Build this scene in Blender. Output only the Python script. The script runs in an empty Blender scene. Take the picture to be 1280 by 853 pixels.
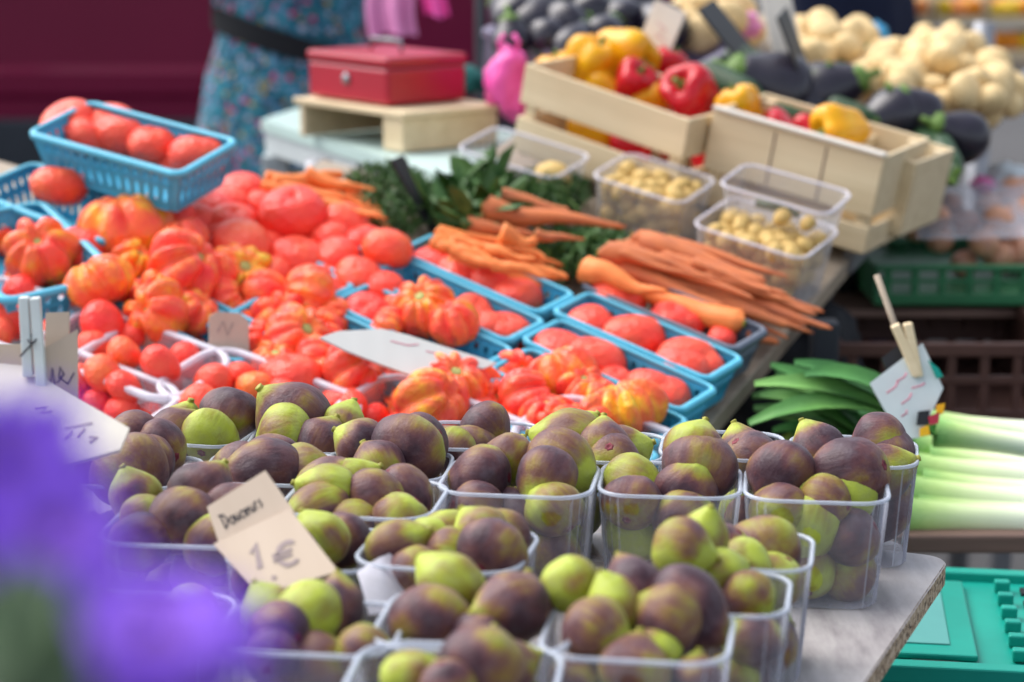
import bpy, bmesh, math, random
from mathutils import Vector, Matrix, noise as mnoise
from math import sin, cos, pi, radians, sqrt, exp

# ------------------------------------------------------------------ camera, sky, sun, exposure
S = bpy.context.scene
COL = S.collection
FPX, PITCH = 2600.0, radians(12.5)
Z0, HC = 0.75, 0.59                       # height of the fig board, camera above it
CAM = Vector((0, 0, Z0 + HC))
cd = bpy.data.cameras.new('camera'); cam = bpy.data.objects.new('camera', cd); COL.objects.link(cam)
cam.location = CAM; cam.rotation_euler = (pi/2 - PITCH, 0, 0)
cd.sensor_width = 36.0; cd.lens = FPX/1280*36.0
cd.clip_start = 0.02; cd.clip_end = 400
cd.dof.use_dof = True; cd.dof.focus_distance = 1.86; cd.dof.aperture_fstop = 3.8; cd.dof.aperture_blades = 0
S.camera = cam

W = bpy.data.worlds.new('World'); S.world = W; W.use_nodes = True
wn, wl = W.node_tree.nodes, W.node_tree.links
SUN_EL, SUN_AZ = radians(52), radians(-62)      # azimuth measured from +Y towards +X
sky = wn.new('ShaderNodeTexSky'); sky.sky_type = 'NISHITA'; sky.sun_disc = False
sky.sun_elevation = SUN_EL; sky.sun_rotation = SUN_AZ
sky.air_density = 1.0; sky.dust_density = 3.0; sky.ozone_density = 1.0
hs = wn.new('ShaderNodeHueSaturation'); hs.inputs['Saturation'].default_value = 0.45
wl.new(sky.outputs[0], hs.inputs['Color'])
wl.new(hs.outputs[0], wn['Background'].inputs['Color']); wn['Background'].inputs['Strength'].default_value = 0.13
sl = bpy.data.lights.new('sun', 'SUN'); sl.energy = 1.35; sl.angle = radians(60); sl.color = (1, 0.965, 0.92)
so = bpy.data.objects.new('sun', sl); COL.objects.link(so)
sdir = Vector((sin(SUN_AZ)*cos(SUN_EL), cos(SUN_AZ)*cos(SUN_EL), sin(SUN_EL)))
so.rotation_euler = (-sdir).to_track_quat('-Z', 'Y').to_euler(); so.location = (-3, -2, 6)
S.view_settings.view_transform = 'Standard'; S.view_settings.look = 'None'
S.view_settings.exposure = 1.2; S.view_settings.gamma = 1.0
S.render.engine = 'CYCLES'
S.cycles.max_bounces = 8; S.cycles.transparent_max_bounces = 24; S.cycles.diffuse_bounces = 4
S.cycles.sample_clamp_indirect = 6.0; S.cycles.caustics_reflective = False; S.cycles.caustics_refractive = False
try:
    S.cycles.use_denoising = True; S.cycles.denoiser = 'OPENIMAGEDENOISE'
except Exception: pass

# ------------------------------------------------------------------ places
FW = Vector((0, cos(PITCH), -sin(PITCH))); RT = Vector((1, 0, 0)); UP = Vector((0, sin(PITCH), cos(PITCH)))
def ray(x, y): return FW + RT*((x-640)/FPX) - UP*((y-426.5)/FPX)
def PD(x, y, D): return CAM + ray(x, y)*D
def PZ(x, y, z):
    d = ray(x, y); return CAM + d*((Z0+z-CAM.z)/d.z)
def depth(p): return (p-CAM).dot(FW)
# tilted display table: plane through the tray rims
_a, _b, _c = PD(800, 440, 2.4), PD(150, 260, 2.65), PD(860, 200, 2.9)
TN = (_c-_a).cross(_b-_a).normalized()
if TN.z < 0: TN = -TN
RIMH = 0.066
T0 = _a - TN*RIMH
def PT(x, y, h=0.0):
    d = ray(x, y); return CAM + d*((T0+TN*h-CAM).dot(TN)/d.dot(TN))
TU = (PT(898, 480, RIMH)-PT(683, 396, RIMH)); TU = (TU-TN*TU.dot(TN)).normalized()
TV = TN.cross(TU)
def frame(u, v, n):
    return Matrix((u, v, n)).transposed()
def tilt(rot=0.0):
    r = radians(rot); u = TU*cos(r)+TV*sin(r); return frame(u, TN.cross(u), TN)

# ------------------------------------------------------------------ helpers
def mesh(name, verts, faces, smooth=True, mats=None):
    m = bpy.data.meshes.new(name); m.from_pydata([tuple(v) for v in verts], [], faces)
    m.validate(); m.update()
    if smooth: m.shade_smooth()
    return m
def obj(name, me, mat=None, parent=None, loc=None, rot=None, scale=1.0, pass_world=True):
    if mat is not None and (len(me.materials) == 0): me.materials.append(mat)
    o = bpy.data.objects.new(name, me); COL.objects.link(o)
    if parent: o.parent = parent
    if loc is not None or rot is not None or scale != 1.0:
        place(o, loc or Vector((0, 0, 0)), rot, scale)
    return o
def place(o, loc, rot=None, scale=1.0):
    s = Matrix.Diagonal(Vector((scale,)*3 if not hasattr(scale, '__len__') else scale)).to_4x4()
    r = rot.to_4x4() if rot is not None else Matrix.Identity(4)
    o.matrix_world = Matrix.Translation(loc) @ r @ s
def empty(name, loc=(0, 0, 0), rot=None, scale=1.0):
    o = bpy.data.objects.new(name, None); COL.objects.link(o); o.empty_display_size = 0.02
    place(o, Vector(loc), rot, scale); return o
def tag(o, label, cat, group=None):
    o['label'] = label; o['category'] = cat
    if group: o['group'] = group
    return o
def struct(o, label=None):
    o['kind'] = 'structure'
    if label: o['label'] = label
    return o
class MB:
    def __init__(s): s.v, s.f = [], []
    def add(s, vs, fs):
        k = len(s.v); s.v += [Vector(v) for v in vs]; s.f += [tuple(i+k for i in f) for f in fs]; return s
    def box(s, c, d, rot=None, bev=0.0):
        c = Vector(c); hx, hy, hz = d[0]/2, d[1]/2, d[2]/2
        if bev <= 0:
            P = [Vector((x, y, z)) for z in (-hz, hz) for y in (-hy, hy) for x in (-hx, hx)]
            F = [(0, 2, 3, 1), (4, 5, 7, 6), (0, 1, 5, 4), (2, 6, 7, 3), (0, 4, 6, 2), (1, 3, 7, 5)]
        else:
            b = min(bev, hx*.9, hy*.9, hz*.9)
            bm = bmesh.new(); bmesh.ops.create_cube(bm, size=1)
            for v in bm.verts: v.co = Vector((v.co.x*2*hx, v.co.y*2*hy, v.co.z*2*hz))
            bmesh.ops.bevel(bm, geom=bm.edges[:], offset=b, segments=2, affect='EDGES', profile=.5)
            bm.verts.index_update(); P = [v.co.copy() for v in bm.verts]
            F = [tuple(v.index for v in f.verts) for f in bm.faces]; bm.free()
        if rot is not None: P = [rot @ p for p in P]
        return s.add([p+c for p in P], F)
    def tube(s, pts, rad, n=10, cap=True):
        pts = [Vector(p) for p in pts]; L = len(pts)
        if not hasattr(rad, '__len__'): rad = [rad]*L
        t0 = (pts[1]-pts[0]).normalized(); a = Vector((0, 0, 1)) if abs(t0.z) < .9 else Vector((1, 0, 0))
        x = t0.cross(a).normalized(); V, F = [], []
        for i in range(L):
            t = (pts[min(i+1, L-1)]-pts[max(i-1, 0)]).normalized()
            x = (x-t*x.dot(t)).normalized(); y = t.cross(x)
            for j in range(n):
                a_ = 2*pi*j/n; V.append(pts[i]+(x*cos(a_)+y*sin(a_))*rad[i])
        for i in range(L-1):
            for j in range(n):
                F.append((i*n+j, i*n+(j+1) % n, (i+1)*n+(j+1) % n, (i+1)*n+j))
        if cap: F.append(tuple(range(n))[::-1]); F.append(tuple(range((L-1)*n, L*n)))
        return s.add(V, F)
    def mesh(s, name, smooth=False): return mesh(name, s.v, s.f, smooth)

# ------------------------------------------------------------------ materials
def mat(name, build):
    m = bpy.data.materials.new(name); m.use_nodes = True
    nt = m.node_tree; p = nt.nodes['Principled BSDF']; build(nt, p); return m
def nd(nt, t, **kw):
    n = nt.nodes.new('ShaderNode'+t)
    for k, v in kw.items():
        if k in n.inputs: n.inputs[k].default_value = v
        else: setattr(n, k, v)
    return n
def lk(nt, a, b): nt.links.new(a, b)
def ramp(nt, stops):
    r = nt.nodes.new('ShaderNodeValToRGB'); e = r.color_ramp.elements
    while len(e) < len(stops): e.new(0.5)
    for i, (p, c) in enumerate(stops): e[i].position = p; e[i].color = (*c, 1)
    return r
def math_(nt, op, a, b=None, c=None):
    n = nt.nodes.new('ShaderNodeMath'); n.operation = op
    for i, q in enumerate((a, b, c)):
        if q is None: continue
        if isinstance(q, (int, float)): n.inputs[i].default_value = q
        else: nt.links.new(q, n.inputs[i])
    return n.outputs[0]
def objvec(nt, seed=True, scale=(1, 1, 1)):
    """object coordinates shifted by the object's own random number"""
    tc = nd(nt, 'TexCoord'); mp = nd(nt, 'Mapping'); mp.inputs['Scale'].default_value = scale
    lk(nt, tc.outputs['Object'], mp.inputs['Vector'])
    if seed:
        oi = nd(nt, 'ObjectInfo'); cb = nd(nt, 'CombineXYZ')
        a = math_(nt, 'MULTIPLY', oi.outputs['Random'], 37.0)
        for i in range(3): lk(nt, a, cb.inputs[i])
        lk(nt, cb.outputs[0], mp.inputs['Location'])
    return mp.outputs[0]
def noise_(nt, vec, scale, detail=3, rough=.55, out='Fac'):
    n = nd(nt, 'TexNoise'); n.inputs['Scale'].default_value = scale; n.inputs['Detail'].default_value = detail
    n.inputs['Roughness'].default_value = rough
    if vec is not None: lk(nt, vec, n.inputs['Vector'])
    return n.outputs[out]
def bump(nt, p, h, strength, dist):
    b = nd(nt, 'Bump'); b.inputs['Strength'].default_value = strength; b.inputs['Distance'].default_value = dist
    lk(nt, h, b.inputs['Height']); lk(nt, b.outputs[0], p.inputs['Normal'])
def simple(name, c, rough=.5, var=.25, sc=40, bmp=0.0, metal=0.0, c2=None, spec=.3, sss=0.0):
    def b(nt, p):
        v = objvec(nt)
        n = noise_(nt, v, sc, 4)
        d = c2 or tuple(x*(1-var) for x in c)
        r = ramp(nt, [(.3, d), (.7, c)]); lk(nt, n, r.inputs[0]); lk(nt, r.outputs[0], p.inputs['Base Color'])
        p.inputs['Roughness'].default_value = rough; p.inputs['Metallic'].default_value = metal
        p.inputs['Specular IOR Level'].default_value = spec
        if sss:
            p.inputs['Subsurface Weight'].default_value = sss; p.inputs['Subsurface Radius'].default_value = (.01, .004, .002); p.inputs['Subsurface Scale'].default_value = .5
        if bmp: bump(nt, p, noise_(nt, v, sc*3, 5), bmp, .002)
    return mat(name, b)

def fig_mat(nt, p):
    oi = nd(nt, 'ObjectInfo'); sep = nd(nt, 'SeparateColor'); lk(nt, oi.outputs['Color'], sep.inputs[0])
    v = objvec(nt); tc = nd(nt, 'TexCoord'); sx = nd(nt, 'SeparateXYZ'); lk(nt, tc.outputs['Object'], sx.inputs[0])
    big = noise_(nt, v, .72, 1.5, .45)
    vs = objvec(nt, True, (5, 5, .55)); streak = noise_(nt, vs, 1.0, 5, .62)
    g = math_(nt, 'MULTIPLY_ADD', math_(nt, 'SUBTRACT', big, .5), 2.0, sep.outputs[0])
    g = math_(nt, 'MULTIPLY_ADD', math_(nt, 'SUBTRACT', streak, .5), .48, g)
    st = nd(nt, 'MapRange'); st.inputs['From Min'].default_value = .55; st.inputs['From Max'].default_value = 1.15
    st.inputs['To Max'].default_value = .55; lk(nt, sx.outputs['Z'], st.inputs['Value'])
    g = math_(nt, 'ADD', g, st.outputs[0])
    r = ramp(nt, [(.05, (.045, .017, .026)), (.25, (.105, .036, .040)), (.42, (.165, .072, .040)), (.55, (.235, .150, .028)), (.74, (.27, .27, .022)), (.95, (.38, .45, .045))])
    lk(nt, g, r.inputs[0])
    vo = nd(nt, 'TexVoronoi'); vo.inputs['Scale'].default_value = 9; lk(nt, v, vo.inputs['Vector'])
    sp = ramp(nt, [(.05, (1, 1, 1)), (.10, (0, 0, 0))]); lk(nt, vo.outputs['Distance'], sp.inputs[0])
    mx = nd(nt, 'MixRGB'); lk(nt, math_(nt, 'MULTIPLY', sp.outputs[0], .35), mx.inputs[0]); lk(nt, r.outputs[0], mx.inputs[1]); mx.inputs[2].default_value = (.33, .29, .2, 1)
    # waxy bloom lying on the skin
    bl = noise_(nt, v, 2.3, 4, .6); blr = ramp(nt, [(.42, (0, 0, 0)), (.75, (.2, .2, .2))]); lk(nt, bl, blr.inputs[0])
    m2 = nd(nt, 'MixRGB'); lk(nt, blr.outputs[0], m2.inputs[0]); lk(nt, mx.outputs[0], m2.inputs[1]); m2.inputs[2].default_value = (.24, .21, .25, 1)
    lk(nt, m2.outputs[0], p.inputs['Base Color'])
    p.inputs['Roughness'].default_value = .47; p.inputs['Specular IOR Level'].default_value = .28
    p.inputs['Sheen Weight'].default_value = .07; p.inputs['Sheen Roughness'].default_value = .5; p.inputs['Sheen Tint'].default_value = (.75, .78, .95, 1)
    bump(nt, p, math_(nt, 'ADD', streak, math_(nt, 'MULTIPLY', noise_(nt, v, 14, 3), .5)), .14, .05)
M_FIG = mat('fig_skin', fig_mat)
M_STEM = simple('fig_stem', (.36, .34, .05), .5, .4, 3)
M_EYE = simple('fig_eye', (.22, .03, .05), .6, .6, 4)

def tom_mat(ribbed):
    def b(nt, p):
        oi = nd(nt, 'ObjectInfo'); sep = nd(nt, 'SeparateColor'); lk(nt, oi.outputs['Color'], sep.inputs[0])
        v = objvec(nt); tc = nd(nt, 'TexCoord'); sx = nd(nt, 'SeparateXYZ'); lk(nt, tc.outputs['Object'], sx.inputs[0])
        n = noise_(nt, v, 1.3, 2, .5)
        g = math_(nt, 'MULTIPLY_ADD', math_(nt, 'SUBTRACT', n, .5), 1.5 if ribbed else .6, sep.outputs[0])
        if ribbed:
            vs = objvec(nt, True, (3.2, 3.2, .5)); s = noise_(nt, vs, 1.0, 3)
            g = math_(nt, 'MULTIPLY_ADD', math_(nt, 'SUBTRACT', s, .5), .9, g)
        r = ramp(nt, [(.0, (.90, .045, .04)), (.35, (.90, .098, .052)), (.65, (.93, .19, .045)), (.85, (.92, .36, .03)), (1, (.82, .50, .04))])
        lk(nt, g, r.inputs[0]); lk(nt, r.outputs[0], p.inputs['Base Color'])
        p.inputs['Roughness'].default_value = .30; p.inputs['Specular IOR Level'].default_value = .32
        p.inputs['Subsurface Weight'].default_value = .12; p.inputs['Subsurface Radius'].default_value = (.02, .004, .002); p.inputs['Subsurface Scale'].default_value = .4
        bump(nt, p, noise_(nt, v, 3.5, 3), .25, .04)
    return b
M_TOM = mat('tomato_skin', tom_mat(False)); M_RIB = mat('ribbed_tomato_skin', tom_mat(True))
M_SCAR = simple('tomato_scar', (.5, .5, .16), .6, .4, 5)

def plastic(name, base, fac, edge, rough=.18, tcol=(.97, .97, .985)):
    m = bpy.data.materials.new(name); m.use_nodes = True; nt = m.node_tree; p = nt.nodes['Principled BSDF']; out = nt.nodes['Material Output']
    p.inputs['Base Color'].default_value = (*base, 1); p.inputs['Roughness'].default_value = rough; p.inputs['Specular IOR Level'].default_value = .6
    t = nd(nt, 'BsdfTransparent'); t.inputs[0].default_value = (*tcol, 1)
    lw = nd(nt, 'LayerWeight'); lw.inputs[0].default_value = .35
    f = math_(nt, 'MULTIPLY_ADD', lw.outputs['Facing'], edge, fac)
    n = noise_(nt, objvec(nt), 30, 3); f = math_(nt, 'MULTIPLY', f, math_(nt, 'MULTIPLY_ADD', n, .8, .6))
    fc = nd(nt, 'Clamp'); lk(nt, f, fc.inputs[0])
    mx = nd(nt, 'MixShader'); lk(nt, fc.outputs[0], mx.inputs[0]); lk(nt, t.outputs[0], mx.inputs[1]); lk(nt, p.outputs[0], mx.inputs[2])
    lk(nt, mx.outputs[0], out.inputs['Surface']); return m
M_CLEAR = plastic('clear_plastic', (.62, .64, .72), .12, .55)
M_RIM = plastic('clear_plastic_rim', (.60, .66, .76), .38, .3, .2)
M_FROST = plastic('frosted_plastic', (.78, .74, .82), .22, .4, .3)
M_FROST2 = plastic('hazy_plastic', (.70, .70, .74), .2, .35, .3)
M_FROSTR = plastic('frosted_plastic_rim', (.78, .76, .84), .55, .25, .3)
M_BLUE = simple('blue_plastic', (.07, .42, .62), .38, .18, 14, .05, c2=(.05, .36, .56))
M_BLUER = simple('blue_plastic_rim', (.10, .48, .66), .35, .15, 14)
M_PALEB = simple('pale_blue_plastic', (.22, .52, .62), .4, .2, 16, .1)
M_GREYT = simple('grey_plastic', (.13, .16, .21), .45, .2, 14)

def board_mat(name, c1, c2, grain=(3, 60, 60), rough=.65, sc=1.0, bmp=.15):
    def b(nt, p):
        v = objvec(nt, True, grain); n = noise_(nt, v, sc, 6, .6)
        n2 = noise_(nt, objvec(nt), 6, 3)
        r = ramp(nt, [(.28, c2), (.72, c1)]); lk(nt, math_(nt, 'MULTIPLY_ADD', n2, .4, math_(nt, 'MULTIPLY', n, .62)), r.inputs[0])
        lk(nt, r.outputs[0], p.inputs['Base Color']); p.inputs['Roughness'].default_value = rough
        bump(nt, p, n, bmp, .002)
    return mat(name, b)
M_CRATE = board_mat('poplar', (.76, .63, .42), (.56, .43, .25))
M_TWOOD = board_mat('weathered_wood', (.40, .33, .25), (.25, .20, .15), (2, 40, 40))
M_BROWNW = board_mat('brown_plank', (.22, .13, .10), (.12, .07, .055))
def chip_top(nt, p):
    v = objvec(nt, False); n = noise_(nt, objvec(nt, False, (12, 3, 3)), 3, 6, .65); n2 = noise_(nt, v, 4, 3); n3 = noise_(nt, v, 160, 3)
    r = ramp(nt, [(.38, (.22, .20, .205)), (.50, (.39, .365, .36)), (.60, (.51, .485, .48))]); lk(nt, math_(nt, 'ADD', math_(nt, 'MULTIPLY', n, .5), math_(nt, 'MULTIPLY', n2, .5)), r.inputs[0])
    lk(nt, r.outputs[0], p.inputs['Base Color']); p.inputs['Roughness'].default_value = .6; bump(nt, p, n3, .15, .001)
M_CHIPT = mat('chipboard_face', chip_top)
def chip_edge(nt, p):
    v = objvec(nt, False); vo = nd(nt, 'TexVoronoi'); vo.inputs['Scale'].default_value = 260; lk(nt, v, vo.inputs['Vector'])
    sc_ = nd(nt, 'SeparateColor'); lk(nt, vo.outputs['Color'], sc_.inputs[0])
    r = ramp(nt, [(.0, (.07, .045, .03)), (.22, (.27, .18, .11)), (.6, (.42, .31, .2)), (1, (.6, .49, .36))]); lk(nt, sc_.outputs[0], r.inputs[0])
    lk(nt, r.outputs[0], p.inputs['Base Color']); p.inputs['Roughness'].default_value = .85; bump(nt, p, sc_.outputs[0], .5, .003)
M_CHIPE = mat('chipboard_edge', chip_edge)
M_CARD = board_mat('cardboard', (.53, .43, .345), (.46, .365, .285), (40, 2, 2), .85, 1, .05)
M_CARDP = board_mat('pale_card', (.64, .60, .53), (.56, .52, .46), (40, 3, 3), .8, 1, .05)
M_CARDG = board_mat('grey_card', (.56, .56, .54), (.48, .48, .46), (20, 5, 5), .8, 1, .05)
M_INK = simple('black_ink', (.02, .018, .03), .7, .2); M_INKF = simple('faded_ink', (.34, .27, .27), .8, .3)
M_INKP = simple('pink_ink', (.62, .22, .30), .8, .3)
M_WHITEP = simple('white_plastic', (.62, .68, .68), .4, .12, 20)
M_WIRE = simple('steel_wire', (.08, .08, .09), .35, .2, 20, metal=.8)
M_STEEL = simple('galvanised_steel', (.30, .31, .34), .45, .25, 30, .05, metal=.6)
M_CARROT = simple('carrot', (.88, .28, .075), .5, .3, 6, .1, c2=(.80, .205, .05), sss=.1)
M_CARROTD = simple('unwashed_carrot', (.68, .20, .065), .6, .3, 6, .15, c2=(.48, .15, .07))
M_LEAF = simple('carrot_leaf', (.075, .16, .035), .55, .5, 30, c2=(.022, .065, .018))
M_LEAFL = simple('chard_leaf', (.10, .20, .05), .5, .5, 30, c2=(.03, .09, .025))
M_PEPY = simple('yellow_pepper', (.78, .42, .008), .25, .15, 2, c2=(.74, .30, .006), sss=.15)
M_PEPR = simple('red_pepper', (.58, .010, .022), .2, .3, 2, c2=(.42, .006, .016))
M_PSTEM = simple('pepper_stem', (.14, .25, .05), .5, .3, 4)
M_AUB = simple('aubergine', (.014, .010, .024), .3, .4, 2, spec=.6)
M_ZUC = simple('courgette', (.035, .085, .03), .35, .5, 8, c2=(.012, .035, .014))
M_POT = simple('potato', (.78, .60, .32), .65, .25, 3, .3, c2=(.64, .45, .21))
M_SPOT = simple('small_potato', (.66, .47, .17), .6, .3, 3, .3, c2=(.46, .29, .09))
M_ONION = simple('onion', (.66, .33, .17), .4, .3, 3, c2=(.55, .28, .22))
M_ORNG = simple('orange', (.80, .26, .01), .45, .2, 3, .2); M_LEMON = simple('lemon', (.80, .52, .02), .45, .2, 3, .2); M_APPLE = simple('apple', (.68, .12, .05), .35, .5, 3, c2=(.75, .35, .05))
M_GREENC = simple('green_plastic', (.03, .17, .07), .45, .25, 10); M_BROWNC = simple('brown_plastic', (.085, .040, .032), .5, .3, 10)
M_TEAL = simple('teal_plastic', (.004, .30, .23), .45, .2, 8, c2=(.003, .23, .18), spec=.25); M_GREYP = simple('grey_paper', (.09, .31, .29), .7, .2, 6)
M_LEEKW = simple('leek_shaft', (.55, .62, .35), .4, .2, 8)
def leek_mat(nt, p):
    tc = nd(nt, 'TexCoord'); sx = nd(nt, 'SeparateXYZ'); lk(nt, tc.outputs['Object'], sx.inputs[0])
    n = noise_(nt, objvec(nt, True, (2, 60, 60)), 1, 3)
    r = ramp(nt, [(.0, (.86, .89, .76)), (.5, (.74, .84, .50)), (.8, (.50, .70, .24)), (1, (.20, .44, .11))])
    g = math_(nt, 'MULTIPLY_ADD', math_(nt, 'SUBTRACT', n, .5), .35, sx.outputs['X']); lk(nt, g, r.inputs[0])
    lk(nt, r.outputs[0], p.inputs['Base Color']); p.inputs['Roughness'].default_value = .4
M_LEEK = mat('leek', leek_mat)
M_LEEKL = simple('leek_leaf', (.10, .30, .075), .42, .4, 12, c2=(.035, .14, .04)); M_LEEKM = simple('leek_leaf_pale', (.20, .42, .11), .42, .4, 12, c2=(.08, .24, .06)); M_LEEKY = simple('leek_leaf_yellow', (.33, .42, .06), .45, .4, 12, c2=(.2, .32, .05))
M_REDM = simple('red_enamel', (.42, .008, .03), .3, .15, 10, spec=.6); M_VAN = simple('maroon_paint', (.16, .004, .036), .3, .1, 3, spec=.25)
M_RUB = simple('black_rubber', (.012, .013, .017), .7, .3, 10); M_DKP = simple('dark_grey_plastic', (.028, .034, .045), .6, .3, 6)
M_WHT = simple('white_laminate', (.52, .57, .58), .45, .12, 8); M_MINT = simple('mint_laminate', (.46, .60, .57), .45, .12, 6)
M_PINK = simple('pink_plastic_film', (.90, .11, .44), .35, .25, 8, .3); M_PINKL = simple('light_pink_plastic_film', (.74, .25, .50), .35, .2, 8, .3)
M_BLACK = simple('black_slate', (.02, .021, .025), .55, .3, 20)
M_PETAL = simple('violet_petal', (.33, .15, .82), .6, .3, 90, c2=(.24, .08, .68)); M_GLEAF = simple('sage_leaf', (.12, .17, .10), .6, .3, 60, c2=(.06, .11, .05))
M_DISC = simple('flower_disc', (.16, .055, .025), .8, .5, 200)
M_SKIN = simple('skin', (.52, .33, .25), .5, .1, 10); M_HAIR = simple('hair', (.05, .035, .025), .5, .4, 60); M_NAVY = simple('navy_cloth', (.006, .011, .038), .8, .3, 30); M_SHIRT = simple('pale_blue_cloth', (.42, .50, .62), .8, .2, 30)
def floral(nt, p):
    v = objvec(nt, False); 
    def vor(s):
        vo = nd(nt, 'TexVoronoi'); vo.inputs['Scale'].default_value = s; vo.inputs['Randomness'].default_value = 1; lk(nt, v, vo.inputs['Vector']); return vo
    a = vor(95); sc_ = nd(nt, 'SeparateColor'); lk(nt, a.outputs['Color'], sc_.inputs[0])
    r = ramp(nt, [(.0, (.008, .07, .13)), (.25, (.012, .14, .21)), (.45, (.025, .23, .31)), (.62, (.12, .27, .42)), (.74, (.03, .12, .12)), (.84, (.33, .33, .44)), (.90, (.48, .05, .17)), (.96, (.32, .24, .07))]); r.color_ramp.interpolation = 'CONSTANT'
    lk(nt, sc_.outputs[0], r.inputs[0]); lk(nt, r.outputs[0], p.inputs['Base Color']); p.inputs['Roughness'].default_value = .85
    bump(nt, p, noise_(nt, v, 25, 3), .3, .01)
M_FLORAL = mat('floral_cloth', floral)
def asphalt(nt, p):
    v = objvec(nt, False); n = noise_(nt, v, 120, 4); n2 = noise_(nt, v, .8, 4)
    r = ramp(nt, [(.3, (.035, .034, .036)), (.7, (.075, .073, .075))]); lk(nt, math_(nt, 'ADD', math_(nt, 'MULTIPLY', n, .5), math_(nt, 'MULTIPLY', n2, .5)), r.inputs[0])
    lk(nt, r.outputs[0], p.inputs['Base Color']); p.inputs['Roughness'].default_value = .9; bump(nt, p, n, .4, .004)
M_ASPH = mat('asphalt', asphalt)
M_GLASS = simple('dark_glass', (.01, .012, .015), .05, .1, 5, spec=.8)

# ------------------------------------------------------------------ ground
g = MB(); g.add([(-60, -60, 0), (60, -60, 0), (60, 60, 0), (-60, 60, 0)], [(0, 1, 2, 3)])
struct(obj('ground', g.mesh('ground'), M_ASPH))

# ------------------------------------------------------------------ tables
def slab(poly, n, th, bev=0.0, r_corner=None):
    """a board: polygon (world points of the top face, anticlockwise from above) with thickness th below it"""
    bm = bmesh.new(); vs = [bm.verts.new(p) for p in poly]; f = bm.faces.new(vs); f.normal_update()
    if f.normal.dot(n) < 0: f.normal_flip()
    ret = bmesh.ops.extrude_face_region(bm, geom=[f]); nv = [e for e in ret['geom'] if isinstance(e, bmesh.types.BMVert)]
    nf = [e for e in ret['geom'] if isinstance(e, bmesh.types.BMFace)]
    for v in vs: v.co -= n*th
    bmesh.ops.recalc_face_normals(bm, faces=bm.faces[:])
    return bm
def bm_mesh(bm, name, smooth=False):
    m = bpy.data.meshes.new(name); bm.to_mesh(m); bm.free()
    if smooth: m.shade_smooth()
    return m
# chipboard under the figs: yawed 22 degrees, rounded far corner
cr = PZ(1188, 697, 0); ed = (PZ(1185, 712, 0)-PZ(1092, 850, 0)); ed.z = 0; ed.normalize(); bd = Vector((-ed.y, ed.x, 0))
poly = []
rc = .022; cc = cr - ed*rc + bd*rc
for k in range(7):
    a = k/6*pi/2; poly.append(cc + (-bd)*rc*cos(a) + ed*rc*sin(a))
poly += [cr+bd*1.7, cr+bd*1.7-ed*.75, cr-ed*.75]
poly = poly[::-1] if (poly[1]-poly[0]).cross(poly[2]-poly[1]).z < 0 else poly
bm = slab(poly, Vector((0, 0, 1)), .019)
bmesh.ops.bevel(bm, geom=[e for e in bm.edges if all(abs(v.co.z-Z0) < 1e-4 for v in e.verts)], offset=.0012, segments=2, affect='EDGES')
me = bm_mesh(bm, 'fig_board')
ft = empty('market_table', (cr+bd*.8-ed*.4) - Vector((0, 0, Z0)))
tag(ft, 'grey-topped chipboard table carrying the fig tubs, raw edge showing', 'table')
def child(name, me, m, par):
    o = obj(name, me, m); o.parent = par; o.matrix_parent_inverse = par.matrix_world.inverted(); return o
bo = child('table_top', me, M_CHIPT, ft); me.materials.append(M_CHIPE)
for pg in me.polygons:
    if abs(pg.normal.z) < .5 or pg.normal.z < -.5: pg.material_index = 1
for (a, b) in ((.12, .10), (.12, .62), (1.55, .10), (1.55, .62)):
    q = cr+bd*a-ed*b; m_ = MB().box((q.x, q.y, (Z0-.019)/2-.001), (.045, .045, Z0-.021), None, .004)
    child('leg', m_.mesh('leg'), M_TWOOD, ft)
# sloping display table of long planks, weathered edge
tt = empty('display_table', Vector((T0.x, T0.y, 0)))
tag(tt, 'sloping display table of weathered planks loaded with tomatoes and carrots', 'table')
e0, e1, e2 = PT(872, 552), PT(1060, 328), PT(1296, 92)
edir = (e1-e0).normalized(); lat = TN.cross(edir)         # to the left in the plane
L = (e2-e0).dot(edir)+.5
np_ = 9; wpl = .19
for k in range(np_):
    a = e0-edir*.05+lat*(k*wpl+.0015); b = e0-edir*.05+lat*((k+1)*wpl-.0015)
    def end(q):
        for t_ in range(1, 400):
            w_ = q+edir*(t_*.01); d_ = w_-CAM; D_ = d_.dot(FW); px, py = 640+FPX*d_.dot(RT)/D_, 426.5-FPX*d_.dot(UP)/D_
            if t_*.01 >= L or (px < 575 and py < 200) or (px > 960 and py < 20+(px-960)*.2): return t_*.01
        return L
    la, lb = end(a), end(b); lm = min(la, lb) if k < 6 else max(.2, min(la, lb))
    bm = slab([a, a+edir*lm, b+edir*lm, b], TN, .03)
    bmesh.ops.bevel(bm, geom=bm.edges[:], offset=.002, segments=1, affect='EDGES')
    child('plank', bm_mesh(bm, 'plank'), M_TWOOD, tt)
for (a, b) in ((.12, .15), (.12, L-.2), (np_*wpl-.12, .12), (.5, L-.4), (.8, .5)):
    q = e0+edir*b+lat*a-TN*.034
    child('leg', MB().tube([(q.x, q.y, 0), (q.x, q.y, q.z)], .02, 12).mesh('leg', True), M_STEEL, tt)
# steel rail along the upper right edge of the table
r0, r1 = PT(1075, 318, .012), PT(1300, 92, .012)
m_ = MB(); rd = (r1-r0).normalized(); m_.box((r0+r1)/2+lat*.016-TN*.014, ((r1-r0).length, .016, .042), frame(rd, TN.cross(rd), TN), .004)
child('edge_rail', m_.mesh('edge_rail'), M_STEEL, tt)

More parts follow.
